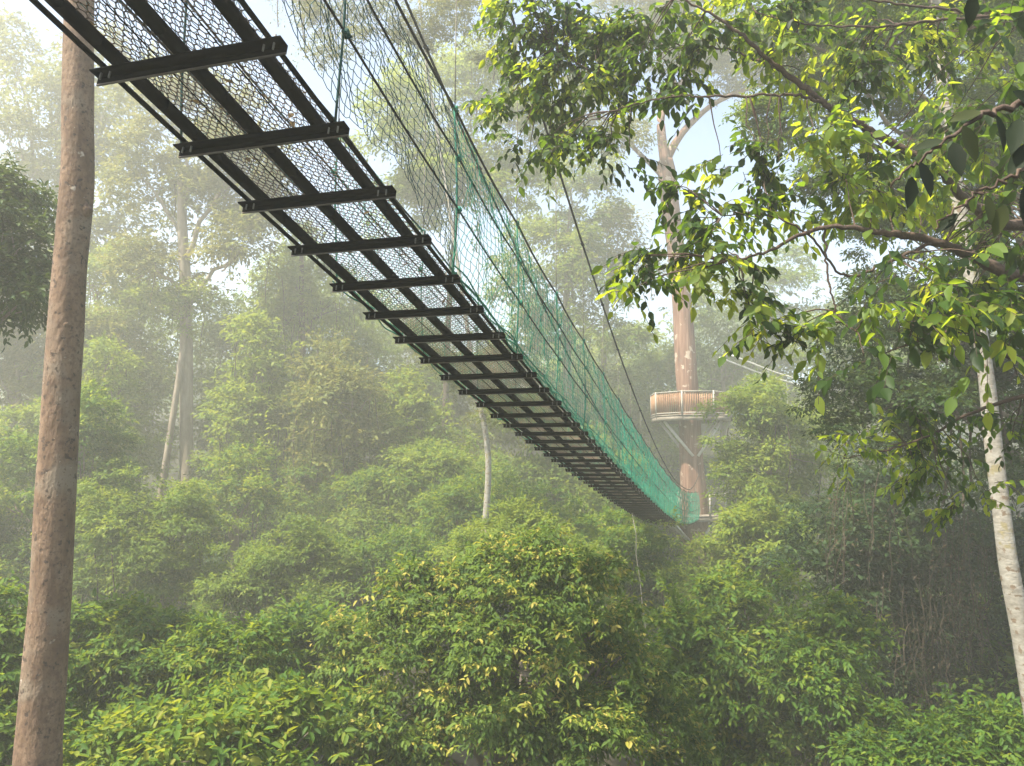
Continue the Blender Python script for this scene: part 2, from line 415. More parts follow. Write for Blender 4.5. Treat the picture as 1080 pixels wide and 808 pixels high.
def tree(name, label, cat, Y, blobs, trunk=None, leaf=None, mat='leaf', bark='bark_grey', tone=(.45, .22), lai=3.2, detail=None,
         k=5, droop=.5, depth=1.0, tr=None, limbs=True, vines=None, wr=.45, nsub=20, group=None, sat=2):
    """blobs in photo pixels (px, py, rx, ry[, dY]) at distance Y; trunk = list of (px, py, radius px)"""
    s = pm(Y)
    if mat == 'leaf' and Y > 36: mat = 'leaf_far'  # distant crowns take the lightened colour in place of sun and bright haze
    L = leaf if leaf else max(.11, 5.6 * s)
    if detail is None: detail = 0 if L / s < 7 else 1
    bl = []
    for b in blobs:
        y = Y + (b[4] if len(b) > 4 else rng.uniform(-.6, .6) * b[2] * s)
        rx = b[2] * pm(y); rz = b[3] * pm(y)
        bl.append((at(b[0], b[1], y), rx, (rx + rz) / 2 * depth, rz))
    cx = np.mean([b[0] for b in bl], axis=0)
    for c, rx, ry, rz in list(bl):
        for q in range(sat):
            d = rsph(1)[0] * np.array((1.15, 1.0, 1.1)); f = rng.uniform(.28, .46)
            if c[2] + d[2] * rz > ground(c[0], c[1]) + .5:
                bl.append((c + d * np.array((rx, ry, rz)), rx * f * 1.2, ry * f, rz * f * rng.uniform(.6, 1.5)))
    L *= rng.uniform(.8, 1.15)
    if Y > 44: lai *= .65
    if trunk:
        P = np.array([at(a, b, Y) for a, b, _ in trunk]); rr = np.array([c for *_, c in trunk]) * s
        g = ground(P[0][0], P[0][1])
        if P[0][2] > g:                                       # carry the bole down to the soil
            d = P[0] - P[1]; t = (P[0][2] - g + .3) / max(.2, -d[2] if d[2] < 0 else .2)
            t = min(t, 30 / max(np.linalg.norm(d), .1))
            base = np.array((P[0][0] + np.clip(d[0] * t, -1, 1), P[0][1], g - .3))
            P = np.vstack([base, P]); rr = np.concatenate([[rr[0] * 1.15], rr])
    else:
        g = ground(cx[0], cx[1]); r0 = tr or .12 + .018 * (cx[2] - g)
        P = np.array([(cx[0] + rng.uniform(-.5, .5), cx[1], g - .3), (cx[0] + rng.uniform(-.3, .3), cx[1], (g + cx[2]) / 2), cx])
        rr = np.array([r0, r0 * .8, r0 * .45])
    root = empty(name, P[0], label, cat, group)
    n = 26 if trunk else 12
    Ps = smooth_path(P, n); rs = np.interp(np.linspace(0, len(P) - 1, n), np.arange(len(P)), rr)
    mt = MB(); tube(mt, Ps, rs, 10 if trunk else 7, rough=.05)
    if limbs:
        for c, rx, ry, rz in bl[:len(blobs)]:
            f = rng.uniform(.55, .95); k0 = int(f * (n - 1))
            if Ps[k0][2] > c[2] + rz: k0 = max(int(n * .4), k0 - 6)
            lr = min(rs[k0] * .55, .16)
            tube(mt, limb(Ps[k0], c, 7, .08), np.linspace(lr, lr * .35, 7), 6)
            for q in range(4):
                e = c + rsph(1)[0] * np.array((rx, ry, rz)) * .75
                tube(mt, limb(c + (Ps[k0] - c) * rng.uniform(0, .35), e, 5), np.linspace(lr * .4, lr * .12, 5), 4)
    mt.build('trunk', M[bark], root, smooth=True)
    mc = MB(); crown_leaves(mc, bl, L, lai, k, detail, droop, tone, nsub, wr)
    mc.build('crown', M[mat], root)
    if vines is None: vines = 9 if Y > 20 and cat == 'tree' else 0
    if vines:
        mv = MB(); ml = MB()
        for q in range(vines):
            c, rx, ry, rz = bl[rng.integers(len(blobs))]
            a = c + rsph(1)[0] * np.array((rx, ry, 0)) * .95
            ln = rz * rng.uniform(.8, 2.1)
            z = np.linspace(0, -ln, 8); pp = a + np.stack([.12 * np.sin(z * 1.3 + q), .1 * np.cos(z + q), z], -1)
            tube(mv, pp, .025, 3, cap=False)
            m = int(ln / L * 5); t = rng.random(m) ** .8
            p = a + np.stack([rng.normal(scale=.16, size=m), rng.normal(scale=.16, size=m), -ln * t], -1)
            leaves(ml, p, rng.normal(size=(m, 3)) * .6 + np.array((0, 0, -1.)), rng.normal(size=(m, 3)), L * rng.uniform(.6, 1, m), wr, rng.normal(.6, .2, m), 0)
        o = mv.build('vine', M['vine_brown'], root); ml.build('foliage', M[mat], o)
    return root


# ================================================================== THE SUSPENSION BRIDGE
AZ = R_(15.807); X0 = -2.8282
HK = np.array([-3, -1, 1, 4, 5.94, 7.85, 9.82, 11.8, 13.9, 15.9, 18.5, 21.9, 25.2, 28.5, 33.7, 36.8, 39.5, 42.2])
ZK = np.array([4.02, 3.45, 2.92, 2.15, 1.69, 1.29, .95, .64, .31, -.01, -.42, -.98, -1.45, -1.93, -2.53, -2.80, -2.92, -2.96])
_zc = np.polyfit(HK, ZK, 6)
H0, H1 = -2.69, 42.2


def bz(h): return np.polyval(_zc, h) + .075


def B(h, w, v):
    h = np.asarray(h, float); w = np.asarray(w, float); v = np.asarray(v, float)
    o = w + np.where(h > 16, .0009 * (h - 16) ** 2, 0)
    return np.stack([X0 + math.sin(AZ) * h + math.cos(AZ) * o, math.cos(AZ) * h - math.sin(AZ) * o, EYE + bz(h) + v + 0 * o], -1)


T0 = np.array((math.sin(AZ), math.cos(AZ), 0)); N0 = np.array((math.cos(AZ), -math.sin(AZ), 0)); UP = np.array((0, 0, 1.))
bridge = empty('suspension_bridge', B(20, 0, 0), 'long sagging suspension footbridge with black steel cross beams, mesh deck and green side nets', 'bridge')
bar_h = 3.981 + .667 * np.arange(-10, 58)
bar_h = bar_h[bar_h < H1 - .1]


def slope_axes(h):
    t = B(h + .05, 0, 0) - B(h - .05, 0, 0); t /= np.linalg.norm(t)
    n = np.array(N0); u = np.cross(n, t)
    return t, n, u


for h in bar_h:                                                 # angle irons under the deck
    t, n, u = slope_axes(h); mb = MB()
    h_ = h + rng.normal(scale=.008); c = B(h_, rng.normal(scale=.006), -.075)
    n = unit(n + t * rng.normal(scale=.006))
    box(mb, c, n * .60, t * .033, u * .004)                    # flat flange
    box(mb, c + t * .037 - u * .020, n * .60, t * .004, u * .024)   # hanging leg
    box(mb, c + t * .0375 - u * .047, n * .60, t * .006, u * .003, mat=1)
    for s in (-1, 1):
        for d in (.03, -.03):
            p = c + n * (s * .515 + d)
            tube(mb, [p + u * .05, p - u * .045], .006, 6, mat=2)
    mb.build('cross_beam', [M['steel'], M['steel_worn'], M['bolt']], bridge)

hh = np.linspace(H0, H1, 180)
for w in (-.42, -.02, .41):                                     # three stringers
    mb = MB()
    for a, b in zip(hh[:-1], hh[1:]):
        p, q_ = B(a, w, -.04), B(b, w, -.04)
        t, n, u = slope_axes((a + b) / 2)
        box(mb, (p + q_) / 2, (q_ - p) / 2 * 1.0, n * .030, u * .028)
    mb.build('stringer', M['steel'], bridge)
for w in (-.525, .515):
    mb = MB(); tube(mb, B(hh, w, -.05), .016, 6); mb.build('edge_cable', M['steel'], bridge, smooth=True)
for w in (-.21, .19):
    mb = MB(); tube(mb, B(hh, w, -.012), .005, 4); mb.build('deck_wire', M['steel'], bridge)

# expanded metal deck: zigzag strands across the walkway
pitch = .030; nst = int((H1 - H0) / pitch); ncell = 16
wv = (np.arange(ncell)[:, None] + np.array((0, .30, .5, .80))[None]).ravel() / ncell * .96 - .48
sg = np.tile((1, 1, -1, -1), ncell)
jj = np.arange(nst)[:, None]
hs = H0 + jj * pitch + sg[None] * np.where(jj % 2 == 0, 1, -1) * pitch * .47
dz = .012 * np.sin(hs * 2.1 + wv[None] * 5) + .008 * np.sin(hs * 5.3 - wv[None] * 9)
Pm = B(hs, wv[None] + 0 * hs, dz)
mb = MB(); prisms(mb, Pm[:, :-1].reshape(-1, 3), Pm[:, 1:].reshape(-1, 3), .0036)
deck = mb.build('deck_mesh', M['deck'], bridge)
# leaf litter lying on the mesh
mb = MB(); n = 900
h = rng.uniform(H0, H1, n); w = rng.uniform(-.45, .45, n)
leaves(mb, B(h, w, .02), np.stack([rng.normal(size=n), rng.normal(size=n), rng.normal(scale=.15, size=n)], -1), UP + rng.normal(scale=.2, size=(n, 3)),
       rng.uniform(.03, .09, n), .45, rng.random(n), 0)
mb.build('leaf_litter', M['leaf_brown'], deck)['kind'] = 'stuff'

NH = 1.42
cell = .082
post_h = 3.981 + .667 * (1 + 3 * np.arange(-3, 20)); post_h = post_h[post_h < H1 - .05]


def cable_v(h): return NH + .0036 * np.clip(33 - h, 0, 99) ** 2 + np.where(h > 36, .016 * (h - 36) ** 2, 0) + .06


def lift(h):                                                    # the near panel of net has slipped up off its edge cable
    f = np.clip((7.2 - h) / 1.5, 0, 1)
    ph = (h - post_h[0]) / 2.001
    return f * (.07 + .20 * np.abs(np.sin(np.pi * ph))) * 1.0


for s, w0 in ((-1, -.55), (1, .54)):
    nh = int((H1 - H0) / cell); nv = 19
    hi = H0 + np.arange(nh + 1) * cell; vi = np.linspace(0, 1, nv + 1)
    Hh, Vv = np.meshgrid(hi, vi, indexing='ij')
    stag = np.where((np.arange(nv + 1) % 2) == 0, .010, -.010)[None] * np.where(np.arange(nh + 1) % 2 == 0, 1, -1)[:, None]
    low = lift(Hh)
    ph = (Hh - post_h[0]) / 2.001
    bell = np.sin(np.pi * Vv) * (.05 + .05 * np.sin(Hh * .9 + s)) + .018 * np.sin(Hh * 7 + Vv * 9) + .012 * np.sin(Hh * 13 - Vv * 17)
    sway = .03 * np.sin(Hh * 1.7 + Vv * 5) + .014 * np.sin(Hh * 9 + Vv * 21 + s) + rng.normal(scale=.006, size=Hh.shape)
    sag = -.035 * np.abs(np.sin(np.pi * ph)) * Vv
    vv = low + Vv * (NH - .02 - low) + sag + rng.normal(scale=.006, size=Hh.shape) - .045
    G = B(Hh + stag + sway, w0 + s * bell, vv)
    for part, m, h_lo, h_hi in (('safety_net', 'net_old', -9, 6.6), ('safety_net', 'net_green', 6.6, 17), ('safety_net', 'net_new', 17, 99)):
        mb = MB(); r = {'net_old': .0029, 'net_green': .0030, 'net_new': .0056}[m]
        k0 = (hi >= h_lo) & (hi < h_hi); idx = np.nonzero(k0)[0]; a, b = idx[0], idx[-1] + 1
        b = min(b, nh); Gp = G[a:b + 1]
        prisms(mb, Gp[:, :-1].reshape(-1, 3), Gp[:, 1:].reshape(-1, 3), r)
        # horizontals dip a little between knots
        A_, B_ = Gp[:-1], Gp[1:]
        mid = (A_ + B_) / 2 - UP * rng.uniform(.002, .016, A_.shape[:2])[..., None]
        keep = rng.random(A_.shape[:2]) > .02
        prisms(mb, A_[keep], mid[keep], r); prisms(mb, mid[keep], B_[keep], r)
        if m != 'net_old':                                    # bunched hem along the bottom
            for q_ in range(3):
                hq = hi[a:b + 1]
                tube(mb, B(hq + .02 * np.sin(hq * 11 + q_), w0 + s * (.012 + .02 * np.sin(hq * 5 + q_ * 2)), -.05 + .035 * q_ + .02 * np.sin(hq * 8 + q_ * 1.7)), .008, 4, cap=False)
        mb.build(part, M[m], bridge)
    for f in (.37, .69, 1.0):                                   # running ropes
        hq = np.linspace(H0, H1, 240); ph = (hq - post_h[0]) / 2.001
        mb = MB(); tube(mb, B(hq, w0 + s * .012 + s * .04 * np.sin(np.pi * f), f * NH - .035 * np.abs(np.sin(np.pi * ph)) * f - .03), .009 if f < 1 else .012, 5)
        mb.build('hand_rope', M['rope_black'], bridge, smooth=True)
    for h in post_h:                                            # green uprights knotted to the ropes
        mb = MB(); z = np.linspace(-.07, NH - .01, 9)
        tube(mb, B(np.full(9, h) + .012 * np.sin(z * 4 + h), w0 + s * .03 * np.sin(np.pi * z / NH), z), .0085, 5)
        for f in (.37, .69, 1.0):
            p = B(h, w0 + s * (.015 + .04 * np.sin(np.pi * f)), f * NH - .03)
            tube(mb, [p - UP * .03, p - UP * .012, p + UP * .012, p + UP * .03], [.013, .020, .021, .012], 6)
            tube(mb, [p - T0 * .05 - UP * .01, p, p + T0 * .06 + UP * .012], [.010, .02, .008], 5)
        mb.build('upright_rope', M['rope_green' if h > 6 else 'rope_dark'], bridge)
        zt = cable_v(h)
        mb = MB(); z = np.linspace(NH, zt, 6)
        tube(mb, B(np.full(6, h) + .01 * np.sin(z * 3), np.full(6, w0 + s * .01), z), .0050, 4)
        mb.build('hanger', M['rope_pale'], bridge)
    mb = MB(); hq = np.linspace(H0, 43.2, 160)
    tube(mb, B(hq, w0 + s * .01 + 0 * hq, cable_v(hq)), .017, 6)
    for h in post_h:
        p = B(h, w0 + s * .01, cable_v(h)); tube(mb, [p - T0 * .05, p + T0 * .05], .028, 6)
    mb.build('main_cable', M['rope_black'], bridge, smooth=True)

# ================================================================== TOWER TREE AND PLATFORMS
YT = 44.0; s = pm(YT)
tower_px = [(734, 585, 16), (732, 550, 14.5), (730.5, 515, 13), (728, 465, 12), (725, 405, 11), (720, 330, 10.2), (711, 250, 9.6), (704, 190, 9.5), (702, 170, 9)]
TP = np.array([at(a, b, YT) for a, b, _ in tower_px]); TR = np.array([c for *_, c in tower_px]) * s
g = ground(TP[0][0], YT)
TP = np.vstack([[TP[0][0] + .4, YT, g - .5], TP]); TR = np.concatenate([[1.25], TR])
tower = empty('emergent_tree', TP[0], 'huge reddish trunk carrying the round timber platform, forking high in the mist', 'tree')
P = smooth_path(TP, 60); r = np.interp(np.linspace(0, len(TP) - 1, 60), np.arange(len(TP)), TR)
mt = MB(); tube(mt, P, r, 20, rough=.045)
for path in ([(702, 175, 8), (697, 135, 6.5), (700, 112, 5.5), (714, 92, 4.5), (735, 70, 3.5), (750, 40, 2)],
             [(703, 168, 7), (716, 145, 5), (735, 124, 4.5), (757, 107, 4), (790, 93, 3.5), (825, 80, 2.5), (850, 60, 1.6)],
             [(704, 190, 6), (685, 172, 3.5), (668, 155, 3), (650, 135, 2.2), (630, 120, 1.5)],
             [(714, 92, 3), (700, 60, 2.5), (680, 35, 2), (665, 15, 1)]):
    Q = np.array([at(a, b, YT + rng.uniform(-.4, .4)) for a, b, _ in path]); rr = np.array([c for *_, c in path]) * s
    Q = smooth_path(Q, 24); tube(mt, Q, np.interp(np.linspace(0, len(path) - 1, 24), np.arange(len(path)), rr) * .72, 9, rough=.06)
mt.build('trunk', M['bark_red'], tower, smooth=True)
mc = MB()
bl = [(at(a, b, YT + d), rx * s, rx * s, ry * s) for a, b, rx, ry, d in ((770, 40, 50, 38, 1), (838, 72, 50, 40, -1), (684, 25, 60, 38, 0), (612, 120, 42, 32, 1), (660, 150, 32, 22, -1), (720, 10, 55, 30, 1), (880, 40, 60, 45, 0), (790, 85, 34, 24, 0), (745, 75, 30, 24, 1), (715, 60, 30, 26, -1))]
crown_leaves(mc, bl, .26, 2.6, 5, 0, .5, (.5, .2))
mc.build('crown', M['leaf_olive'], tower)


def octagon_platform(name, label, c, Rr, rail, infill_mat, z_strut, panels, strut_len=True):
    root = empty(name, c, label, 'platform')
    c = np.asarray(c, float)
    ang = np.arange(8) * math.pi / 4 + math.pi / 8 - .03
    ring = np.stack([np.cos(ang) * Rr, np.sin(ang) * Rr, 0 * ang], -1)
    # deck boards butt round the trunk: a ring of eight wedges
    mb = MB(); ri = .86
    for a in range(8):
        p0, p1 = ring[a], ring[(a + 1) % 8]; q0, q1 = p0 * ri / Rr, p1 * ri / Rr
        for z0, z1, m in ((-.06, 0, 0),):
            V = [c + np.array((0, 0, z0)) + x for x in (q0, p0, p1, q1)] + [c + np.array((0, 0, z1)) + x for x in (q0, p0, p1, q1)]
            mb.add(V, [(0, 3, 2, 1), (4, 5, 6, 7), (0, 1, 5, 4), (1, 2, 6, 5), (2, 3, 7, 6), (3, 0, 4, 7)])
    mb.build('deck', M['timber_grey'], root)
    mb = MB()
    for a in range(8):
        p0, p1 = c + ring[a] * .97, c + ring[(a + 1) % 8] * .97
        bar(mb, p0 + UP * -.20, p1 + UP * -.20, .07, .24)
        bar(mb, c + ring[a] * .3 + UP * -.17, c + ring[a] * .93 + UP * -.17, .08, .18)
    mb.build('joists', M['timber_grey'], root)
    for a in range(8):
        mb = MB(); p = c + ring[a] * .985
        bar(mb, p - UP * .1, p + UP * (rail + .05), .09, .09); mb.build('post', M['pole_pale'], root)
    for a in panels:
        p0, p1 = c + ring[a] * .985, c + ring[(a + 1) % 8] * .985
        d = (p1 - p0); p0, p1 = p0 + d * .03, p1 - d * .03
        mb = MB(); bar(mb, p0 + UP * rail, p1 + UP * rail, .10, .06); bar(mb, p0 + UP * .10, p1 + UP * .10, .06, .06)
        k = 13
        for q_ in range(k):
            x = p0 + (p1 - p0) * (q_ + .5) / k
            bar(mb, x + UP * .13, x + UP * (rail - .03), .075, .025, mat=1)
        mb.build('railing', [M['pole_pale'], infill_mat], root)
    for a, ex, ey in ((4, -.14, -.70), (7, .14, -.70), (0, .14, .70), (3, -.14, .70)):
        mb = MB(); p = c + ring[a] * .76 - UP * .3
        e = np.array((c[0] + ex + .08, c[1] + ey, c[2] - z_strut))
        tube(mb, [p, e], .085, 8); mb.build('strut', M['strut'], root)
    return root


ctr = at(727, 437, 42.0); ctr[1] = YT; ctr[0] = at(728, 437, YT)[0]
octagon_platform('viewing_platform', 'eight sided timber viewing platform with railings high round the reddish trunk', ctr, 2.32, 1.28, M['timber'], 2.3, range(8))
end = B(H1, 0, 0); low = np.array((TP[3][0] - .25, YT + .05, end[2] - .02))
octagon_platform('landing_platform', 'low landing platform at the far end of the bridge, half hidden by leaves', low, 2.1, 1.15, M['timber_grey'], 1.6, (0, 1, 2, 3, 4, 6, 7))

mb = MB(); tube(mb, [at(708, 549, 41.2), at(727, 570, 43.2)], .07, 8)
mb.build('brace', M['strut'], [o for o in C.objects if o.name.startswith('landing_platform')][0])
# second walkway leaving the upper platform to the right
far = empty('second_walkway', ctr + np.array((2.4, 0, 0)), 'distant pale netted walkway running right from the upper platform', 'bridge')
S0 = ctr + np.array((2.25, .3, 0)); S1 = at(1010, 470, 56)
q_ = np.linspace(0, 1, 40)


def SB(t, w, v):
    t = np.asarray(t, float)[..., None]
    d = S1 - S0; n = unit(np.array((d[1], -d[0], 0)))
    return S0 + d * t + n * w + UP * (np.asarray(v, float)[..., None] - 1.6 * np.sin(np.pi * t))


mb = MB(); tube(mb, SB(q_, 0, 0 * q_ - .04), [.02] * 40, 4)
for a, b in zip(q_[:-1], q_[1:]):
    p, e = SB(a, 0, 0), SB(b, 0, 0); bar(mb, p, e, .9, .05)
mb.build('deck', M['steel'], far)
for w in (-.5, .5):
    mb = MB(); cab = np.linspace(0, 1, 40)
    cz = lambda t: np.interp(t, (0, .15, .3, .5, .8, 1), (3.55, 3.0, 2.65, 2.45, 2.75, 3.4)) + 1.6 * np.sin(np.pi * t)
    v = cz(cab)
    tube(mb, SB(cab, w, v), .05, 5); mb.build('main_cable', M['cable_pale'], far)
    mb = MB()
    nh, nv = 150, 12
    T_, V_ = np.meshgrid(np.linspace(0, 1, nh), np.linspace(0, 1.25, nv), indexing='ij')
    G = SB(T_, w, V_ + .03 * np.sin(T_ * 60 + V_ * 7))
    prisms(mb, G[:, :-1].reshape(-1, 3), G[:, 1:].reshape(-1, 3), .009); prisms(mb, G[:-1].reshape(-1, 3), G[1:].reshape(-1, 3), .009)
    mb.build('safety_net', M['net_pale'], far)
    for t in np.linspace(.13, .95, 8):
        mb = MB(); v = cz(t)
        tube(mb, [SB(t, w, 0), SB(t, w, v)], .022, 5); mb.build('hanger', M['cable_pale'], far)
# guy rope under the main bridge
mb = MB(); tube(mb, limb(B(26.5, -.5, -.1), B(26.5, -.5, -.1) + np.array((.6, .3, -6.0)), 9, 0, .02), .014, 4)
tag(mb.build('guy_rope', M['rope_pale']), 'thin pale rope hanging straight down from under the bridge deck', 'rope')

# ================================================================== TREES
exec_trees = []
#  ---- left pinkish trunk in front
P = np.array([at(a, b, 8.2) for a, b in ((36, 860), (43, 760), (52, 640), (60, 500), (67, 380), (74, 280), (81, 200), (82, 110), (83, 40), (84, -40), (85, -140), (86, -420), (88, -1000))])
rr = np.array([23, 21.5, 20, 19, 18, 17, 17, 16.2, 15.6, 15, 14, 12, 9]) * pm(8.2) * .98
P = np.vstack([[P[0][0] - .05, 8.2, ground(P[0][0], 8.2) - .3], P]); rr = np.concatenate([[rr[0] * 1.1], rr])
root = empty('tall_tree', P[0], 'straight pinkish brown bare trunk close by at the left, spotted with pale lichen', 'tree')
n = 160; Q = smooth_path(P, n); r = np.interp(np.linspace(0, len(P) - 1, n), np.arange(len(P)), rr)
mt = MB(); tube(mt, Q, r, 28, rough=.012)
# knots and an old branch scar on the right flank
for (px, py, rad) in ((92, 222, .06), (70, 340, .05), (95, 90, .03), (40, 620, .04)):
    c = at(px, py, 8.15); k = np.argmin(np.abs(Q[:, 2] - c[2])); d = c - Q[k]
    d = unit(d); p = Q[k] + d * r[k] * .7
    tube(mt, [p - UP * rad * 1.6 - d * .02, p - UP * rad * .7 + d * rad * .55, p + d * rad * .8, p + UP * rad * .7 + d * rad * .5, p + UP * rad * 1.8 - d * .02], [rad * .3, rad * .8, rad * 1.0, rad * .8, rad * .25], 10)
mt.build('trunk', M['bark_pink'], root, smooth=True)
mc = MB(); top = Q[-1]
crown_leaves(mc, [(top + np.array((dx, dy, dz)), 1.5, 1.5, 1.0) for dx, dy, dz in ((-.6, .5, 1.5), (.9, .8, 2.0), (0, -1.0, 2.4))], .13, 1.0, 5, 1)
mt = MB()
for dx, dy, dz in ((-.6, .5, 1.5), (.9, .8, 2.0), (0, -1.0, 2.4)):
    tube(mt, limb(top - UP * .1, top + np.array((dx, dy, dz)), 6), np.linspace(.08, .03, 6), 6)
mt.build('limb', M['bark_pink'], root, smooth=True)
mc.build('crown', M['leaf_dark'], root)

#  ---- white patched trunk at the right
P = np.array([at(a, b, 11.0) for a, b in ((1112, 860), (1092, 760), (1076, 660), (1062, 580), (1049, 480), (1040, 400), (1026, 300), (1009, 200), (996, 100), (986, 0), (978, -80))])
rr = np.array([14.5, 14, 13.5, 13, 12, 11, 10.5, 10, 9.5, 9, 8]) * pm(11) * .7
P = np.vstack([[P[0][0] + .5, 11, ground(P[0][0] + .5, 11) - .3], P]); rr = np.concatenate([[rr[0] * 1.2], rr])
root = empty('white_barked_tree', P[0], 'slender leaning white trunk with dark patches behind the leafy branches at right', 'tree')
n = 90; Q = smooth_path(P, n); r = np.interp(np.linspace(0, len(P) - 1, n), np.arange(len(P)), rr)
mt = MB(); tube(mt, Q, r, 18, rough=.035)
mt.build('trunk', M['bark_white'], root, smooth=True)
mc = MB(); bl = [(at(a, b, 11 + d), rx * pm(11), rx * pm(11), ry * pm(11)) for a, b, rx, ry, d in ((960, -20, 90, 50, .5), (1040, 10, 70, 50, 1), (900, 10, 60, 50, .5), (1000, -90, 90, 50, 0))]
mt = MB()
for c, *_ in bl: tube(mt, limb(Q[-6], c, 6, .1), np.linspace(.07, .02, 6), 6)
mt.build('limb', M['bark_white'], root, smooth=True)
crown_leaves(mc, bl, .12, 2.2, 5, 1, .5, (.5, .25)); mc.build('crown', M['leaf'], root)

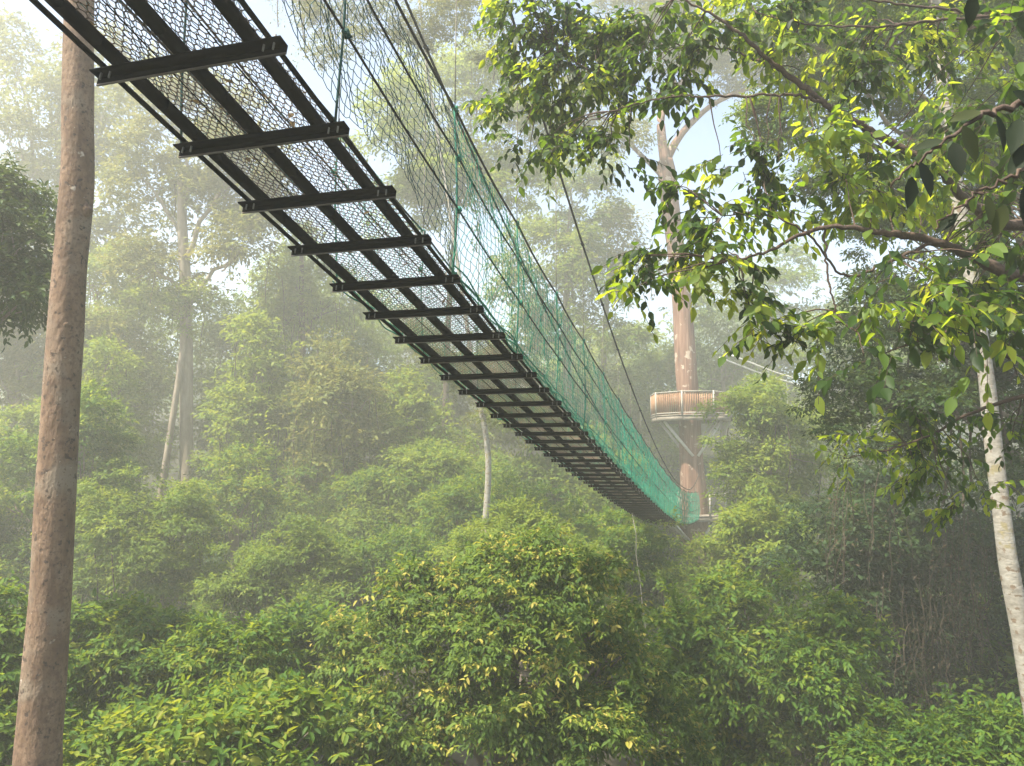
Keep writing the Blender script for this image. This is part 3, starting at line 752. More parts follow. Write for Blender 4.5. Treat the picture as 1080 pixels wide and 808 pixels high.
#  ---- far layers: (name, label, category, Y, blobs, options)
TREES = [
 # far left, in the mist
 ('tall_tree', 'misty tall tree with straight pale bole and sunlit yellowish crown behind the leaning pole trunk', 'tree', 39,
  [(196, 215, 66, 42), (160, 285, 44, 30), (252, 175, 42, 46), (205, 130, 62, 46), (255, 262, 36, 30), (150, 190, 40, 30)],
  dict(trunk=[(198, 560, 7.5), (197, 470, 7), (196, 380, 7), (195, 300, 6), (192, 240, 5), (190, 190, 3)], mat='leaf_olive', tone=(.6, .22), lai=2.6, bark='bark_grey')),
 ('tall_tree', 'misty rounded crown against the blue sky at the top left corner', 'tree', 46,
  [(115, 105, 58, 46), (52, 110, 46, 36), (75, 175, 56, 50), (20, 150, 50, 45), (130, 250, 30, 40), (60, 260, 55, 38), (10, 60, 30, 30)], dict(lai=2.5, tone=(.5, .2), mat='leaf_olive')),
 ('leaning_tree', 'thin leaning pole trunk propped against the tall misty bole at left', 'tree', 38.5,
  [(200, 330, 30, 26), (182, 318, 22, 18)], dict(trunk=[(168, 535, 3.6), (180, 455, 3.4), (190, 390, 3.2), (197, 335, 2.4)], lai=1.2, bark='bark_grey')),
 ('vine_draped_tree', 'misty tree hung with long curtains of vines left of the bridge deck', 'tree', 45,
  [(312, 300, 34, 40), (300, 345, 36, 40), (340, 325, 36, 44)], dict(vines=34, tone=(.5, .25), trunk=[(322, 520, 4), (320, 420, 3.6), (318, 320, 3), (318, 260, 2)], bark='bark_dark')),
 ('broadleaf_tree', 'grey green misty tree just under the middle of the bridge deck', 'tree', 50,
  [(385, 365, 45, 38), (425, 415, 48, 40), (365, 430, 48, 44), (450, 470, 45, 40)], dict(tone=(.4, .2))),
 ('broadleaf_tree', 'misty rounded tree with bright sunlit top seen through the net', 'tree', 44,
  [(470, 108, 58, 50), (510, 75, 36, 26), (428, 150, 46, 46), (545, 130, 36, 30), (480, 190, 62, 42), (440, 225, 40, 36), (530, 190, 34, 34)],
  dict(mat='leaf_lime', tone=(.6, .2), trunk=[(470, 420, 3.2), (474, 320, 3), (482, 220, 2.6), (492, 140, 2)], bark='bark_dark', lai=2.4)),
 ('broadleaf_tree', 'tall dim misty tree between the main cable and the net', 'tree', 56,
  [(590, 300, 58, 60), (612, 235, 44, 36), (565, 370, 52, 52), (622, 350, 46, 52), (600, 190, 34, 26)], dict(tone=(.35, .2))),
 ('slender_tree', 'pale orange leaved misty tree right of the main cable', 'tree', 60,
  [(640, 262, 34, 26), (668, 280, 26, 18), (625, 285, 26, 22), (655, 240, 22, 14)], dict(mat='leaf_olive', tone=(.85, .15), lai=1.8, trunk=[(632, 520, 3.5), (636, 400, 3), (642, 290, 2.5), (645, 260, 1.5)])),
 ('broadleaf_tree', 'faint pale crown far beyond the bridge, left of the platform trunk', 'tree', 80, [(640, 385, 60, 34), (690, 400, 40, 36), (600, 420, 50, 40)], dict(tone=(.6, .2), lai=2.4)),
 ('broadleaf_tree', 'faint dark crown far behind the platform trunk', 'tree', 66, [(770, 350, 52, 46), (812, 320, 46, 44), (690, 400, 38, 32), (745, 400, 46, 40), (850, 370, 48, 50), (672, 445, 40, 40), (790, 420, 40, 40)], dict(tone=(.3, .18))),
 # middle wall of trees
 ('vine_draped_tree', 'tall sunlit column of creepers rising right of the straight pale bole', 'tree', 36, [(268, 360, 22, 30), (278, 405, 28, 34), (258, 445, 30, 36), (290, 455, 30, 34), (270, 490, 34, 34)], dict(mat='leaf_lime', tone=(.55, .28), vines=20, sat=1)),
 ('vine_draped_tree', 'sunlit climber covered tree under the sixth to ninth cross beams', 'tree', 35, [(350, 385, 24, 28), (372, 420, 28, 30), (340, 440, 30, 36), (385, 465, 32, 32), (350, 490, 34, 32)], dict(mat='leaf_olive', tone=(.55, .28), vines=20, sat=1)),
 ('vine_draped_tree', 'green climber covered tree between the bridge beams and the crooked bole', 'tree', 37, [(425, 420, 22, 22), (445, 450, 30, 28), (415, 470, 30, 32), (455, 490, 32, 30)], dict(mat='leaf_far', tone=(.6, .28), vines=16, sat=1)),
 ('vine_draped_tree', 'slender creeper column with a lit tip close left of the leaning stem', 'tree', 34, [(112, 385, 20, 26), (120, 425, 24, 30), (105, 465, 28, 34), (130, 480, 26, 30)], dict(mat='leaf_lime', tone=(.5, .28), vines=16, sat=0)),
 ('vine_draped_tree', 'slim misty column of climbing leaves left of the straight pale bole, under its crown', 'tree', 50, [(150, 330, 26, 40), (140, 385, 30, 44), (155, 440, 30, 40), (135, 490, 34, 36)], dict(mat='leaf', tone=(.5, .25), vines=10)),
 ('vine_draped_tree', 'misty tree wrapped in creepers between the straight bole and the bridge deck', 'tree', 52, [(262, 420, 32, 36), (285, 375, 24, 40), (275, 470, 36, 40), (255, 510, 36, 34), (300, 425, 30, 40)], dict(mat='leaf_olive', tone=(.45, .25), vines=12)),
 ('broadleaf_tree', 'tall dull misty tree behind the vine curtains, under the fourth to seventh beams', 'tree', 58, [(345, 400, 40, 46), (370, 350, 36, 40), (335, 460, 44, 46), (400, 450, 44, 46), (300, 300, 34, 40), (335, 345, 36, 40)], dict(tone=(.4, .25))),
 ('broadleaf_tree', 'pale misty tree straight behind the crooked bole', 'tree', 52, [(480, 430, 40, 36), (520, 460, 44, 40), (450, 400, 36, 36), (545, 410, 40, 36), (490, 490, 44, 36)], dict(mat='leaf_olive', tone=(.35, .2))),
 ('broadleaf_tree', 'misty dull green tree seen just above the far beams through the net', 'tree', 60, [(640, 470, 40, 36), (665, 430, 36, 36), (610, 440, 40, 40), (690, 480, 36, 36), (650, 520, 46, 36)], dict(tone=(.45, .22))),
 ('broadleaf_tree', 'wide misty crown low at the left edge, half behind the pinkish trunk', 'tree', 33, [(30, 470, 50, 36), (85, 455, 36, 34), (-10, 500, 46, 40), (60, 510, 44, 36), (100, 490, 30, 30)], dict(tone=(.5, .28), mat='leaf_lime')),
 ('understory_tree', 'thin misty sapling crown rising between the vine mound and the dark gap', 'tree', 30, [(252, 500, 24, 26), (235, 540, 26, 30), (262, 530, 26, 26)], dict(tone=(.55, .25), lai=2.2)),
 ('understory_tree', 'ragged misty understory tree below the crooked bole', 'tree', 29, [(510, 530, 40, 26), (480, 545, 36, 26), (550, 545, 40, 28), (450, 580, 40, 28)], dict(tone=(.45, .28), lai=2.6)),
 ('broadleaf_tree', 'misty yellow green tree at the left edge behind the pinkish trunk', 'tree', 40, [(20, 330, 56, 42), (70, 365, 46, 46), (10, 410, 56, 46), (60, 430, 42, 40), (-50, 370, 60, 70)], dict(mat='leaf_olive', tone=(.55, .25))),
 ('broadleaf_tree', 'misty tree with drooping leaves between the pinkish trunk and the leaning pole', 'tree', 42, [(112, 355, 42, 46), (128, 420, 36, 50), (100, 440, 40, 50), (100, 300, 36, 30), (125, 480, 34, 40)], dict(tone=(.45, .25), vines=8)),
 ('broadleaf_tree', 'dull green misty tree right behind the straight pale bole', 'tree', 54, [(240, 395, 46, 46), (270, 440, 52, 46), (225, 460, 42, 46), (290, 380, 40, 40), (245, 345, 32, 30)], dict(tone=(.35, .2))),
 ('understory_tree', 'small misty tree with thin dark stem and flat crown in the centre left', 'tree', 38, [(290, 480, 46, 34), (330, 500, 46, 36), (258, 500, 36, 30)], dict(trunk=[(287, 600, 2.6), (286, 545, 2.4), (288, 490, 2)], tone=(.35, .2), bark='bark_dark')),
 ('understory_tree', 'misty shrubby tree with crooked dark stem below the bridge beams', 'tree', 34, [(360, 530, 52, 38), (405, 520, 44, 36), (330, 555, 40, 32), (385, 565, 50, 34)], dict(trunk=[(352, 610, 3), (360, 570, 2.6), (358, 540, 2)], tone=(.5, .25), bark='bark_dark')),
 ('bare_trunked_tree', 'tall tree with pale crooked bole under the bridge beams and olive foliage at top', 'tree', 27, [(478, 395, 30, 22), (540, 440, 26, 22), (345, 20, 34, 24), (385, 5, 44, 24), (365, 55, 30, 20), (335, -30, 50, 30), (425, 40, 24, 18), (470, 12, 40, 24), (510, 20, 36, 22), (445, 35, 26, 18), (500, -30, 60, 34), (520, 60, 20, 16)],
  dict(trunk=[(508, 600, 4), (515, 500, 3.4), (511, 450, 3.1), (503, 415, 2.8), (492, 340, 2.2), (474, 220, 1.8), (452, 80, 1.5), (440, -20, 1.2)], bark='bark_white', mat='leaf_olive', tone=(.38, .22), lai=1.0, leaf=.15, limbs=False)),
 ('broadleaf_tree', 'soft green misty tree below the middle of the bridge, right of the pale bole', 'tree', 42, [(560, 475, 46, 40), (600, 500, 46, 40), (540, 520, 50, 40), (640, 520, 46, 36), (585, 540, 50, 36)], dict(tone=(.45, .22))),
 ('broadleaf_tree', 'yellow green misty tree left of the pale crooked bole', 'tree', 33, [(445, 510, 46, 40), (470, 555, 50, 36), (425, 560, 44, 36), (490, 520, 36, 32)], dict(mat='leaf_lime', tone=(.4, .25))),
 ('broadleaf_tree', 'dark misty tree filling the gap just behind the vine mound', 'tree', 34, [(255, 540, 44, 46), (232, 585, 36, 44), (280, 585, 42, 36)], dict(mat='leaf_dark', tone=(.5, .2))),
 ('vine_mound', 'rounded mound of climbing vines smothering a tree right of the pinkish trunk', 'vines', 24,
  [(145, 575, 62, 54), (120, 540, 44, 34), (172, 552, 40, 36), (110, 620, 46, 46), (180, 620, 44, 44), (145, 650, 56, 34)], dict(mat='leaf_lime', tone=(.4, .28), lai=4.6, leaf=.13, vines=26, detail=0, nsub=26, sat=0)),
 ('vine_mound', 'column of climbing leaves at the left edge behind the pinkish trunk', 'vines', 25, [(15, 530, 44, 60), (40, 600, 44, 50), (-20, 610, 50, 70), (95, 500, 30, 50), (90, 455, 26, 34)], dict(tone=(.5, .25), lai=4, leaf=.16, vines=12, detail=0)),
 ('broadleaf_tree', 'hazy bright shrub crown directly right of the vine mound', 'tree', 23, [(285, 620, 56, 40), (335, 640, 46, 38), (250, 650, 46, 34), (310, 590, 40, 26)], dict(mat='leaf_lime', tone=(.35, .25), leaf=.15)),
 ('broadleaf_tree', 'hazy shrub crown under the lowest beams left of the bright treetop', 'tree', 25, [(390, 600, 46, 32), (350, 610, 36, 30), (430, 600, 40, 28), (395, 640, 50, 30)], dict(tone=(.4, .22), leaf=.16)),
 ('broadleaf_tree', 'yellow tinged hazy treetop just behind the big yellowing bush', 'tree', 22, [(540, 570, 46, 28), (575, 585, 46, 30), (500, 585, 40, 26), (610, 610, 40, 30)], dict(mat='leaf_lime', tone=(.6, .3), leaf=.15)),
 ('broadleaf_tree', 'hazy leafy tree under the far end of the bridge', 'tree', 28, [(640, 590, 46, 40), (690, 590, 40, 36), (660, 640, 46, 40), (620, 560, 34, 26), (705, 620, 36, 30)], dict(mat='leaf', tone=(.55, .25), leaf=.18)),
 # front left bushes
 ('leafy_bush', 'broad leaved bush behind the foot of the pinkish trunk', 'bush', 14, [(105, 715, 62, 52), (150, 690, 50, 36), (60, 690, 46, 44), (170, 735, 46, 40), (90, 770, 70, 40)], dict(leaf=.14, tone=(.5, .28), detail=1, wr=.46, lai=3.8)),
 ('leafy_bush', 'big bush with long pointed leaves right of the pinkish trunk foot', 'bush', 12.5, [(215, 725, 62, 46), (255, 700, 46, 34), (185, 770, 66, 44), (260, 765, 60, 44)], dict(leaf=.14, tone=(.55, .28), detail=1, wr=.46, lai=3.8)),
 ('leafy_bush', 'dark green bush in the bottom left corner', 'bush', 11.5, [(5, 730, 50, 54), (-40, 690, 60, 60), (20, 790, 60, 44), (-40, 780, 60, 50)], dict(leaf=.15, tone=(.45, .25), detail=1, wr=.46, mat='leaf', lai=3.8)),
 ('leafy_bush', 'low bright bush along the bottom edge left of the yellowing bush', 'bush', 10.5, [(150, 806, 70, 36), (235, 806, 66, 34), (310, 790, 50, 40), (80, 815, 60, 30)], dict(leaf=.14, tone=(.6, .28), detail=1, wr=.46, lai=3.8)),
 ('leafy_bush', 'shady bush beside the left flank of the yellowing bush', 'bush', 16, [(300, 715, 50, 44), (335, 690, 40, 36), (325, 755, 46, 42)], dict(leaf=.16, tone=(.4, .25), detail=1, wr=.46)),
 # the centre bush
 ('leafy_bush', 'large domed bush of drooping green and yellow leaves in the centre foreground', 'bush', 13,
  [(515, 605, 40, 26, .4), (560, 585, 34, 24, .5), (600, 612, 40, 28, .2), (545, 640, 54, 34, -.2), (470, 635, 36, 26, 0), (425, 612, 24, 15, .3), (435, 660, 40, 28, -.2), (390, 690, 40, 30, .2), (625, 655, 44, 34, 0), (655, 695, 42, 36, .3), (500, 690, 60, 40, -.7), (585, 705, 60, 42, -.7), (440, 725, 56, 40, -.6), (370, 745, 40, 40, .1), (640, 750, 56, 44, -.2), (530, 765, 70, 46, -1.0), (440, 790, 66, 44, -.9), (610, 800, 70, 44, -.8), (370, 800, 46, 40, .1), (690, 770, 36, 40, .3)],
  dict(mat='leaf_bush', leaf=.125, tone=(.50, .34), detail=1, wr=.46, droop=.65, lai=2.6, nsub=16, k=6)),
 # right hand thicket
 ('broadleaf_tree', 'leafy bright tree partly hiding the right side of the timber platform', 'tree', 31, [(800, 450, 44, 38), (792, 500, 32, 40), (835, 480, 44, 44), (795, 540, 40, 40), (845, 540, 46, 46), (800, 425, 26, 22)], dict(tone=(.55, .28), leaf=.2, mat='leaf_lime', lai=3.6, sat=0)),
 ('broadleaf_tree', 'bright green tree below the landing platform', 'tree', 25, [(796, 568, 36, 34), (752, 598, 32, 28), (810, 590, 44, 40), (768, 630, 42, 34), (820, 640, 46, 36)], dict(tone=(.55, .3), leaf=.17, mat='leaf_lime', lai=3.8, sat=0)),
 ('leafy_bush', 'bush with upright bright green rosettes right of the yellowing bush', 'bush', 16, [(745, 680, 48, 42), (790, 650, 46, 36), (725, 735, 50, 44), (790, 720, 50, 44), (765, 775, 66, 44)], dict(leaf=.14, tone=(.5, .28), detail=1, wr=.46, lai=3.8)),
 ('leafy_bush', 'hazy bright bush at the bottom, in front of the dark hollow', 'bush', 15, [(855, 690, 46, 42), (870, 740, 50, 40), (840, 790, 56, 40), (905, 785, 50, 36)], dict(leaf=.15, tone=(.5, .28), detail=1, wr=.46, mat='leaf')),
 ('leafy_bush', 'low bush in the bottom right corner', 'bush', 12, [(985, 800, 56, 30), (1045, 790, 50, 34), (1090, 800, 50, 40), (935, 806, 40, 24)], dict(leaf=.14, tone=(.4, .25), detail=1, wr=.46)),
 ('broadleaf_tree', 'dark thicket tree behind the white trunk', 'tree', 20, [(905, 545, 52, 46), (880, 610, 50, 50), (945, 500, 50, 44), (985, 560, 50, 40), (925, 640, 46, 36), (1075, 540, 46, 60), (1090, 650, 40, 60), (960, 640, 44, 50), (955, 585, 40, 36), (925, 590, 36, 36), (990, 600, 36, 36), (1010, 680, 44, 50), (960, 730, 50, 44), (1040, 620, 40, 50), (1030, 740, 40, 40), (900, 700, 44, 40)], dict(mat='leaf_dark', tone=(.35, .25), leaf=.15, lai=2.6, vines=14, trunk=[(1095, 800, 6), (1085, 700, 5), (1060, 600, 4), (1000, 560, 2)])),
 ('broadleaf_tree', 'dense fine leaved tree rising at the right edge behind the near branches', 'tree', 14,
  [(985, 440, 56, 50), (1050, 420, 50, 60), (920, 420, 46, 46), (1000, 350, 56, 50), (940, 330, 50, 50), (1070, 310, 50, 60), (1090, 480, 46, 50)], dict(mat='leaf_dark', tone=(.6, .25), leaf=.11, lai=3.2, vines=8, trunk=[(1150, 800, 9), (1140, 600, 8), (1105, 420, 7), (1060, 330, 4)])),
 ('broadleaf_tree', 'fine leaved tree filling the upper right behind the bright branches', 'tree', 15,
  [(860, 120, 56, 50), (920, 70, 60, 50), (985, 130, 60, 56), (1050, 80, 60, 60), (900, 200, 56, 46), (960, 240, 56, 46), (1040, 210, 56, 56), (830, 40, 50, 40), (885, 10, 56, 40), (1000, 20, 60, 44), (1095, 160, 50, 60)], dict(mat='leaf', tone=(.38, .28), leaf=.11, lai=3.6, trunk=[(1190, 800, 9), (1170, 500, 8), (1120, 260, 7), (1020, 120, 4)])),
 ('understory_tree', 'hazy thin crowned tree beyond the pale netted walkway', 'tree', 46, [(880, 380, 50, 46), (930, 400, 46, 50), (905, 450, 46, 40), (970, 400, 50, 50), (860, 480, 46, 36)], dict(tone=(.4, .2), lai=2.4)),
 # crowns just above the frame that reach into it
 ('dark_tree', 'dark green small leaved crown at the left edge, level with the bridge', 'tree', 12.5, [(2, 225, 34, 36), (22, 262, 26, 34), (-20, 300, 50, 46), (20, 312, 26, 28), (-40, 240, 50, 60), (-5, 195, 22, 20)], dict(mat='leaf_dark', tone=(.75, .25), leaf=.13, lai=3.2, detail=1, trunk=[(-80, 700, 6), (-75, 500, 6), (-62, 350, 5), (-45, 270, 3)], wr=.4)),
]
for nm, lab, cat, Y, bl, kw in TREES:
    tree(nm, lab, cat, Y, bl, **kw)

# ------------------------------------------------------------------ hanging dry vines by the dark hollow
vine_labels = ['dry brown vines hanging as a loose curtain left of the white trunk', 'tangle of dry roots and stems in the dark hollow at lower right', 'pale dead climber draped over the shady bank at right']
for lab, x0, x1, y0, y1, Y, n in ((vine_labels[0], 985, 1050, 520, 740, 16.5, 22), (vine_labels[1], 925, 1000, 600, 770, 17.5, 18), (vine_labels[2], 870, 960, 490, 640, 17, 14)):
    mb = MB(); ml = MB()
    root = empty('hanging_vine', at((x0 + x1) / 2, y1, Y), lab, 'vines', 'dry vines on the shady bank')
    for q_ in range(n):
        px = rng.uniform(x0, x1); a = at(px, rng.uniform(y0, y0 + .35 * (y1 - y0)), Y + rng.uniform(-.7, .7)); b = at(px + rng.normal(scale=14), rng.uniform(y1 - .4 * (y1 - y0), y1), Y + rng.uniform(-.7, .7))
        tube(mb, smooth_path(limb(a, b, 6, 0, .10), 14), rng.uniform(.004, .011), 4, cap=False)
        m = 16; t = rng.random(m)[:, None]
        leaves(ml, a * (1 - t) + b * t + rng.normal(scale=.12, size=(m, 3)), rng.normal(size=(m, 3)) + np.array((0, 0, -1)), rng.normal(size=(m, 3)), .10 * rng.uniform(.5, 1.2, m), .4, rng.random(m), 0)
    mb.build('stem', M['vine_brown'], root); ml.build('foliage', M['leaf_brown'], root)

# ------------------------------------------------------------------ near overhanging branches at the upper right
def branch_thing(name, label, paths, blobs, L, mat, k=7, lai=2.6, detail=2, droop=.75, tone=(.5, .27), wr=.40, bark='bark_dark', trunk=None, twig=True, tr0=.22):
    """paths: lists of (px, py, Y, radius m); blobs: (px, py, rx, ry, Y)"""
    mt = MB(); pts = []
    for pa in paths:
        Q = np.array([at(a, b, c) for a, b, c, _ in pa]); rr = np.array([d for *_, d in pa])
        n = 9 * len(pa); Qs = smooth_path(Q, n) + rng.normal(scale=.006, size=(n, 3)); rs = np.interp(np.linspace(0, len(pa) - 1, n), np.arange(len(pa)), rr)
        tube(mt, Qs, rs, 8, rough=.06); pts.append(Qs)
    allp = np.concatenate(pts)
    root = empty(name, trunk[0] if trunk is not None else allp[0], label, 'tree')
    if trunk is not None:
        tube(mt, smooth_path(np.array(trunk), 20), np.linspace(tr0, tr0 * .5, 20), 12, rough=.04)
    ml = MB(); st = MB()
    L0 = L
    for a, b, rx, ry, Y in blobs:
        L = L0 * (1.32 if a > 860 and Y < 6.1 else 1.0)
        s = pm(Y); c = at(a, b, Y); tot = lai * math.pi * rx * ry * s * s / (.27 * wr / .45 * L * L)
        n = max(3, int(tot / k))
        # clusters: a few boughlets, each with several twigs
        nb = max(2, n // 5); bc = c + rsph(nb) * np.array((rx * s, .6 * rx * s, ry * s)) * (rng.random((nb, 1)) ** .5)
        for p in bc:                                            # boughlet reaches back to the nearest bough
            d = np.linalg.norm(allp - p, axis=1); t = allp[np.argmin(d)]
            if d.min() > .04 and d.min() < 1.6: tube(mt, smooth_path(limb(t, p, 5, .05, .07), 9), np.linspace(.0075, .003, 9), 4, cap=False)
        idx = rng.integers(0, nb, n)
        out = unit(bc[idx] - c + rng.normal(scale=.3 * rx * s, size=(n, 3)))
        lime = rng.random(nb) < (.52 if a > 790 else .32)       # backlit glow and shade put into tone: lime boughlets beside dark ones
        for sel, tn in ((lime[idx], (.80, .14)), (~lime[idx], (.16, .16))):
            m_ = int(sel.sum())
            if m_:
                sprays(ml, bc[idx][sel] + rng.normal(scale=.05, size=(m_, 3)), out[sel] * np.array((1, 1, .45)) + rng.normal(scale=.35, size=(m_, 3)) + np.array((0, 0, -.2)), L * k * .40 * rng.uniform(.7, 1.3, m_), k, L, detail, droop, tn, wr, stems=st if twig else None, stem_r=.0028)
    mt.build('trunk', M[bark], root, smooth=True)
    c = ml.build('crown', M[mat], root)
    if twig: st.build('twigs', M[bark], c)
    return root


gz = lambda x, y: float(ground(x, y))
tx = at(1330, 404, 6.5)
branch_thing('overhanging_tree', 'near tree reaching in from the right with backlit lime leaves on brown boughs',
 [[(1330, 330, 6.6, .085), (1180, 280, 6.4, .07), (1080, 292, 6.0, .05), (1030, 272, 5.9, .042), (985, 255, 5.8, .034), (930, 246, 5.7, .024), (870, 240, 5.6, .017), (800, 268, 5.5, .010), (765, 275, 5.4, .006)],
  [(1330, 280, 6.8, .08), (1180, 250, 6.6, .06), (1060, 235, 6.4, .045), (1015, 208, 6.3, .040), (992, 180, 6.2, .036), (940, 150, 6.2, .034), (893, 124, 6.1, .030), (865, 106, 6.1, .026), (825, 75, 6.1, .022), (785, 40, 6.0, .016), (755, 18, 6.0, .012), (712, -5, 6.0, .007)],
  [(868, 108, 6.1, .014), (835, 100, 6.0, .011), (790, 101, 6.0, .010), (735, 102, 5.9, .009), (695, 104, 5.9, .006), (640, 118, 5.9, .004)],
  [(825, 75, 6.1, .012), (790, 60, 6.3, .009), (750, 50, 6.6, .008), (690, 45, 6.9, .007), (620, 40, 7.0, .005), (585, 50, 7.0, .003)],
  [(985, 255, 5.8, .016), (940, 275, 5.7, .012), (890, 290, 5.7, .010), (850, 245, 5.6, .008), (800, 225, 5.6, .006), (760, 230, 5.6, .004)],
  [(870, 240, 5.6, .009), (873, 290, 5.6, .008), (885, 335, 5.6, .007), (905, 350, 5.6, .005)],
  [(1180, 390, 6.3, .04), (1080, 378, 6.0, .022), (1045, 370, 5.9, .018), (1020, 345, 5.8, .013), (985, 355, 5.7, .009), (940, 370, 5.6, .005)],
  [(1330, -60, 6.6, .06), (1180, 10, 6.4, .03), (1060, 12, 6.2, .014), (980, 8, 6.1, .011), (905, -2, 6.0, .007)],
  [(1180, 10, 6.4, .02), (1005, 20, 6.2, .012), (930, 28, 6.1, .010), (855, 26, 6.0, .007), (800, 15, 6.0, .004)],
  [(1180, 390, 6.6, .03), (1040, 430, 6.9, .016), (960, 468, 7.1, .010), (890, 484, 7.1, .004)]],
 [(530, 25, 34, 22, 7.2), (560, 5, 40, 22, 7.0), (610, 10, 44, 24, 6.9), (560, 75, 34, 24, 7.0), (585, 35, 46, 30, 7.0), (545, 110, 34, 22, 7.0), (560, 160, 40, 26, 6.8), (625, 95, 46, 40, 6.8), (600, 70, 46, 36, 7.0), (650, 40, 46, 36, 6.8), (700, 60, 36, 34, 6.4), (640, 150, 40, 30, 6.6), (690, 20, 46, 26, 6.5), (755, 25, 50, 30, 6.2), (720, 110, 26, 18, 6.0),
  (745, 225, 40, 30, 5.6), (700, 265, 42, 30, 5.6), (670, 300, 30, 18, 5.5), (760, 275, 46, 32, 5.5), (768, 312, 36, 22, 5.6), (790, 340, 36, 22, 5.6), (720, 195, 30, 20, 5.8),
  (800, 170, 42, 28, 5.9), (850, 150, 46, 28, 6.0), (895, 170, 46, 30, 6.0), (880, 205, 42, 22, 5.8), (930, 200, 40, 26, 5.9), (820, 215, 32, 22, 5.7), (840, 60, 42, 34, 6.2), (810, 15, 46, 24, 6.2), (900, 60, 40, 40, 6.4), (950, 40, 40, 36, 6.4),
  (1060, 60, 34, 34, 5.2), (1040, 120, 36, 40, 5.4), (1075, 150, 30, 30, 5.2), (985, 150, 34, 28, 5.8), (1000, 110, 30, 40, 6), (965, 285, 36, 22, 5.6), (1020, 325, 46, 24, 5.4), (1060, 350, 36, 22, 5.4), (950, 335, 40, 22, 5.5), (900, 350, 34, 24, 5.6), (1060, 215, 34, 26, 5.3), (1050, 265, 34, 20, 5.3),
  (930, 375, 24, 14, 5.5), (1000, 60, 40, 30, 7), (1010, 190, 40, 34, 7.5), (1020, 250, 40, 30, 7.5), (1000, 300, 40, 30, 7), (985, 20, 40, 26, 7), (1050, 330, 40, 30, 7), (850, 355, 24, 16, 5.6), (970, 300, 30, 20, 5.5),
  (945, 462, 40, 20, 7.4), (990, 488, 36, 18, 7.2), (1035, 530, 36, 14, 7), (900, 480, 30, 11, 7), (960, 425, 30, 14, 7), (1060, 455, 26, 20, 7.4)],
 .104, 'leaf_near', trunk=[(tx[0], 6.6, gz(tx[0], 6.6) - .3), (tx[0] + .1, 6.6, EYE), (tx[0] - .1, 6.6, EYE + 2.5), (tx[0] + .2, 6.7, EYE + 7)], lai=3.5, wr=.52, droop=.78)
tx = at(1500, 404, 2.8)
branch_thing('large_leaved_tree', 'dark silhouetted large leaves close to the lens at the right edge', 
 [[(1500, 60, 3.0, .05), (1250, 90, 2.8, .03), (1120, 100, 2.7, .016), (1060, 115, 2.6, .010), (1015, 135, 2.55, .007), (975, 165, 2.5, .005), (940, 195, 2.5, .003)],
  [(1120, 100, 2.7, .010), (1080, 175, 2.6, .007), (1030, 205, 2.6, .005), (985, 240, 2.6, .003)],
  [(1250, 90, 2.8, .016), (1120, 0, 2.7, .010), (1050, -15, 2.65, .006), (1020, -10, 2.6, .003)]],
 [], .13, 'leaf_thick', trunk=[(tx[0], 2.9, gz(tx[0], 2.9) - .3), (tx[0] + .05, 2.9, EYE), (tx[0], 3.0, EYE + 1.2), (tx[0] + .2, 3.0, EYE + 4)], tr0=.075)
big = [o for o in C.objects if o.name.startswith('large_leaved_tree')][0]
ml = MB()
for px, py, Y, dx, dy, ln in ((1026, -6, 2.6, -.05, 1, .115), (1015, 132, 2.5, .5, .9, .14), (1005, 150, 2.5, .05, 1, .13), (970, 170, 2.5, .25, 1, .135), (962, 186, 2.5, -.2, 1, .12), (1050, 120, 2.6, .3, 1, .14), (1075, 125, 2.6, -.4, 1, .15),
                              (1090, 150, 2.6, -.7, .8, .16), (1040, 205, 2.6, .2, 1, .11), (1060, 215, 2.6, -.25, 1, .12), (1080, 195, 2.6, .1, 1, .14), (1068, 96, 2.6, .5, .3, .12), (1035, 118, 2.55, -.9, .2, .11), (995, 148, 2.5, -1, .2, .10), (1100, 100, 2.6, -.2, 1, .15), (1010, 225, 2.6, -.7, .6, .1)):
    p = at(px, py, Y)
    leaves(ml, p[None], np.array([[dx, rng.uniform(-.3, .3), -dy]]), np.array([[rng.uniform(-.5, .5), -1, .5]]), ln, .46, np.array([rng.random()]), 2, .2, .12)
for c in big.children:
    if c.name.startswith('crown') or c.name.startswith('twigs'): bpy.data.objects.remove(c, do_unlink=True)
for c in [o for o in C.objects if o.name.startswith('twigs') and o.parent is None]: bpy.data.objects.remove(c, do_unlink=True)
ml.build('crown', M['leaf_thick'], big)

# ------------------------------------------------------------------ ground cover and far wood
mb = MB(); n = 26000
y = rng.uniform(5, 70, n); x = rng.uniform(-1, 1, n) * (8 + y * .85)
x[:7000] = rng.uniform(5, 16, 7000); y[:7000] = rng.uniform(12, 26, 7000)
z = ground(x, y) + rng.random(n) ** 1.5 * 1.6
sprays(mb, np.stack([x, y, z], -1), rsph(n) + np.array((0, 0, .6)), np.full(n, .5), 4, .24, 0, .5, (.4, .25))
tag(mb.build('undergrowth', M['leaf']), 'low leafy undergrowth covering the forest floor beneath the trees', 'undergrowth', kind='stuff')
mb = MB()
bl = []
for q_ in range(46):
    px = rng.uniform(-350, 1400); Y = rng.uniform(88, 125); c = at(px, 0, Y); zt = EYE + Y * math.tan(R_(rng.uniform(1, 8.5))); R = rng.uniform(4, 8)
    bl.append((np.array((c[0], Y, zt)), R, R, R * rng.uniform(.7, 1.2)))
    bl.append((np.array((c[0] + rng.normal(scale=3), Y, zt - 8)), R, R, R * 1.3))
crown_leaves(mb, bl, .75, 2.6, 5, 0, .5, (.4, .2))
tag(mb.build('far_wood', M['leaf']), 'faint far-off forest fading into the mist', 'forest', kind='stuff')

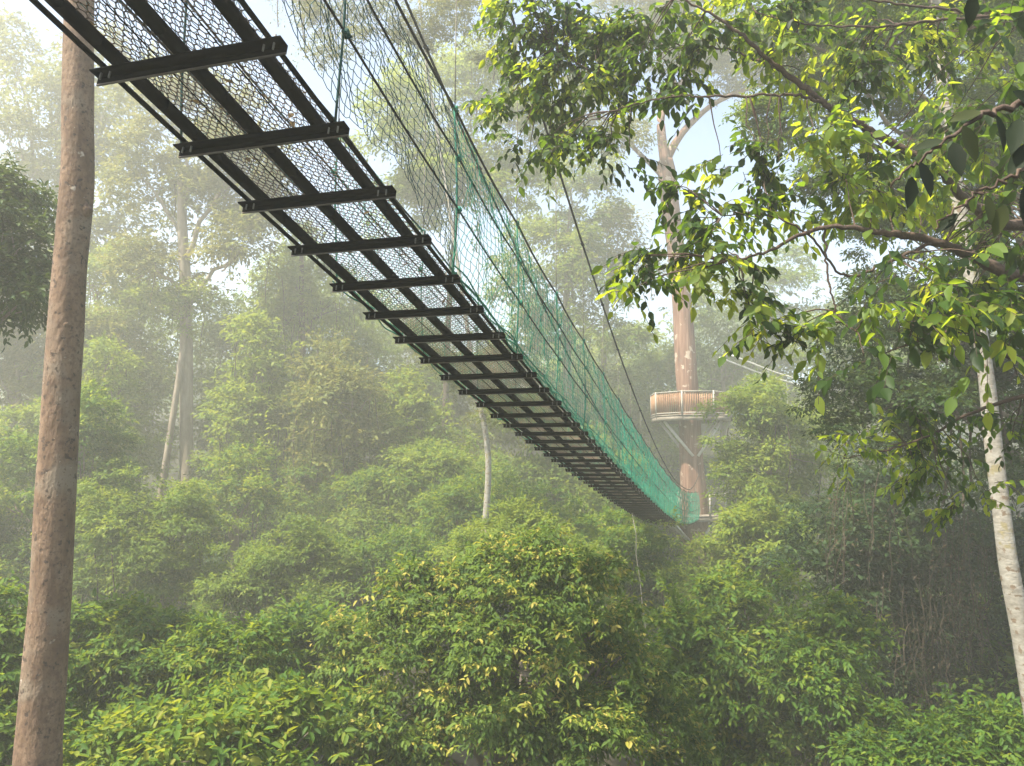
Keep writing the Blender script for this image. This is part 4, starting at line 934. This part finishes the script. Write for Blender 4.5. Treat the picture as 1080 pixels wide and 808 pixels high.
# ------------------------------------------------------------------ haze
me = bpy.data.meshes.new('haze')
x0, x1, y0, y1, z0, z1 = -152, 152, -150, 160, 0.0, 50.5
z0 = float(V[:, 2].min()) - 1
vs = [(x, y, z) for z in (z0, z1) for y in (y0, y1) for x in (x0, x1)]
me.from_pydata(vs, [], [(0, 2, 3, 1), (4, 5, 7, 6), (0, 1, 5, 4), (2, 6, 7, 3), (0, 4, 6, 2), (1, 3, 7, 5)])
m, nt, nd, ln = new_mat('mist')
vol = nd.new('ShaderNodeVolumePrincipled')
vol.inputs['Color'].default_value = (.98, .972, .87, 1)
vol.inputs['Density'].default_value = .0062
vol.inputs['Anisotropy'].default_value = .35
o = nd.new('ShaderNodeOutputMaterial'); ln.new(vol.outputs[0], o.inputs['Volume'])
me.materials.append(m)
hz = bpy.data.objects.new('haze', me); C.objects.link(hz)
tag(hz, 'pale morning mist filling the valley', 'mist', kind='stuff')

# ------------------------------------------------------------------ light, sky, camera
to_sun = Vector((-.44, -.26, .84)).normalized()
L = bpy.data.lights.new('sun', 'SUN'); L.energy = 5.0; L.angle = R_(.6); L.color = (1.0, .925, .77)
lo = bpy.data.objects.new('sun', L); C.objects.link(lo); lo.rotation_euler = (-to_sun).to_track_quat('-Z', 'Y').to_euler()
wd = bpy.data.worlds.new('World'); bpy.context.scene.world = wd; wd.use_nodes = True
nt = wd.node_tree; nt.nodes.clear()
sk = nt.nodes.new('ShaderNodeTexSky'); sk.sky_type = 'NISHITA'; sk.sun_disc = False
sk.sun_elevation = math.asin(to_sun.z); sk.sun_rotation = math.atan2(to_sun.x, to_sun.y)
sk.air_density = 1.0; sk.dust_density = .5; sk.ozone_density = 2.0
bg = nt.nodes.new('ShaderNodeBackground'); bg.inputs[1].default_value = .09
ow = nt.nodes.new('ShaderNodeOutputWorld')
nt.links.new(sk.outputs[0], bg.inputs[0]); nt.links.new(bg.outputs[0], ow.inputs[0])

cd = bpy.data.cameras.new('camera'); cd.sensor_width = 36; cd.lens = 36 * F / 1080; cd.clip_start = .05; cd.clip_end = 1000
co = bpy.data.objects.new('camera', cd); C.objects.link(co); co.location = (0, 0, EYE); co.rotation_euler = (math.pi / 2 + PITCH, 0, 0)
sc = bpy.context.scene; sc.camera = co
sc.view_settings.view_transform = 'Standard'; sc.view_settings.look = 'None'; sc.view_settings.gamma = 1
sc.view_settings.exposure = 1.86
sc.cycles.max_bounces = 6; sc.cycles.diffuse_bounces = 3; sc.cycles.transmission_bounces = 3; sc.cycles.volume_bounces = 1
sc.cycles.glossy_bounces = 1
sc.cycles.use_denoising = True
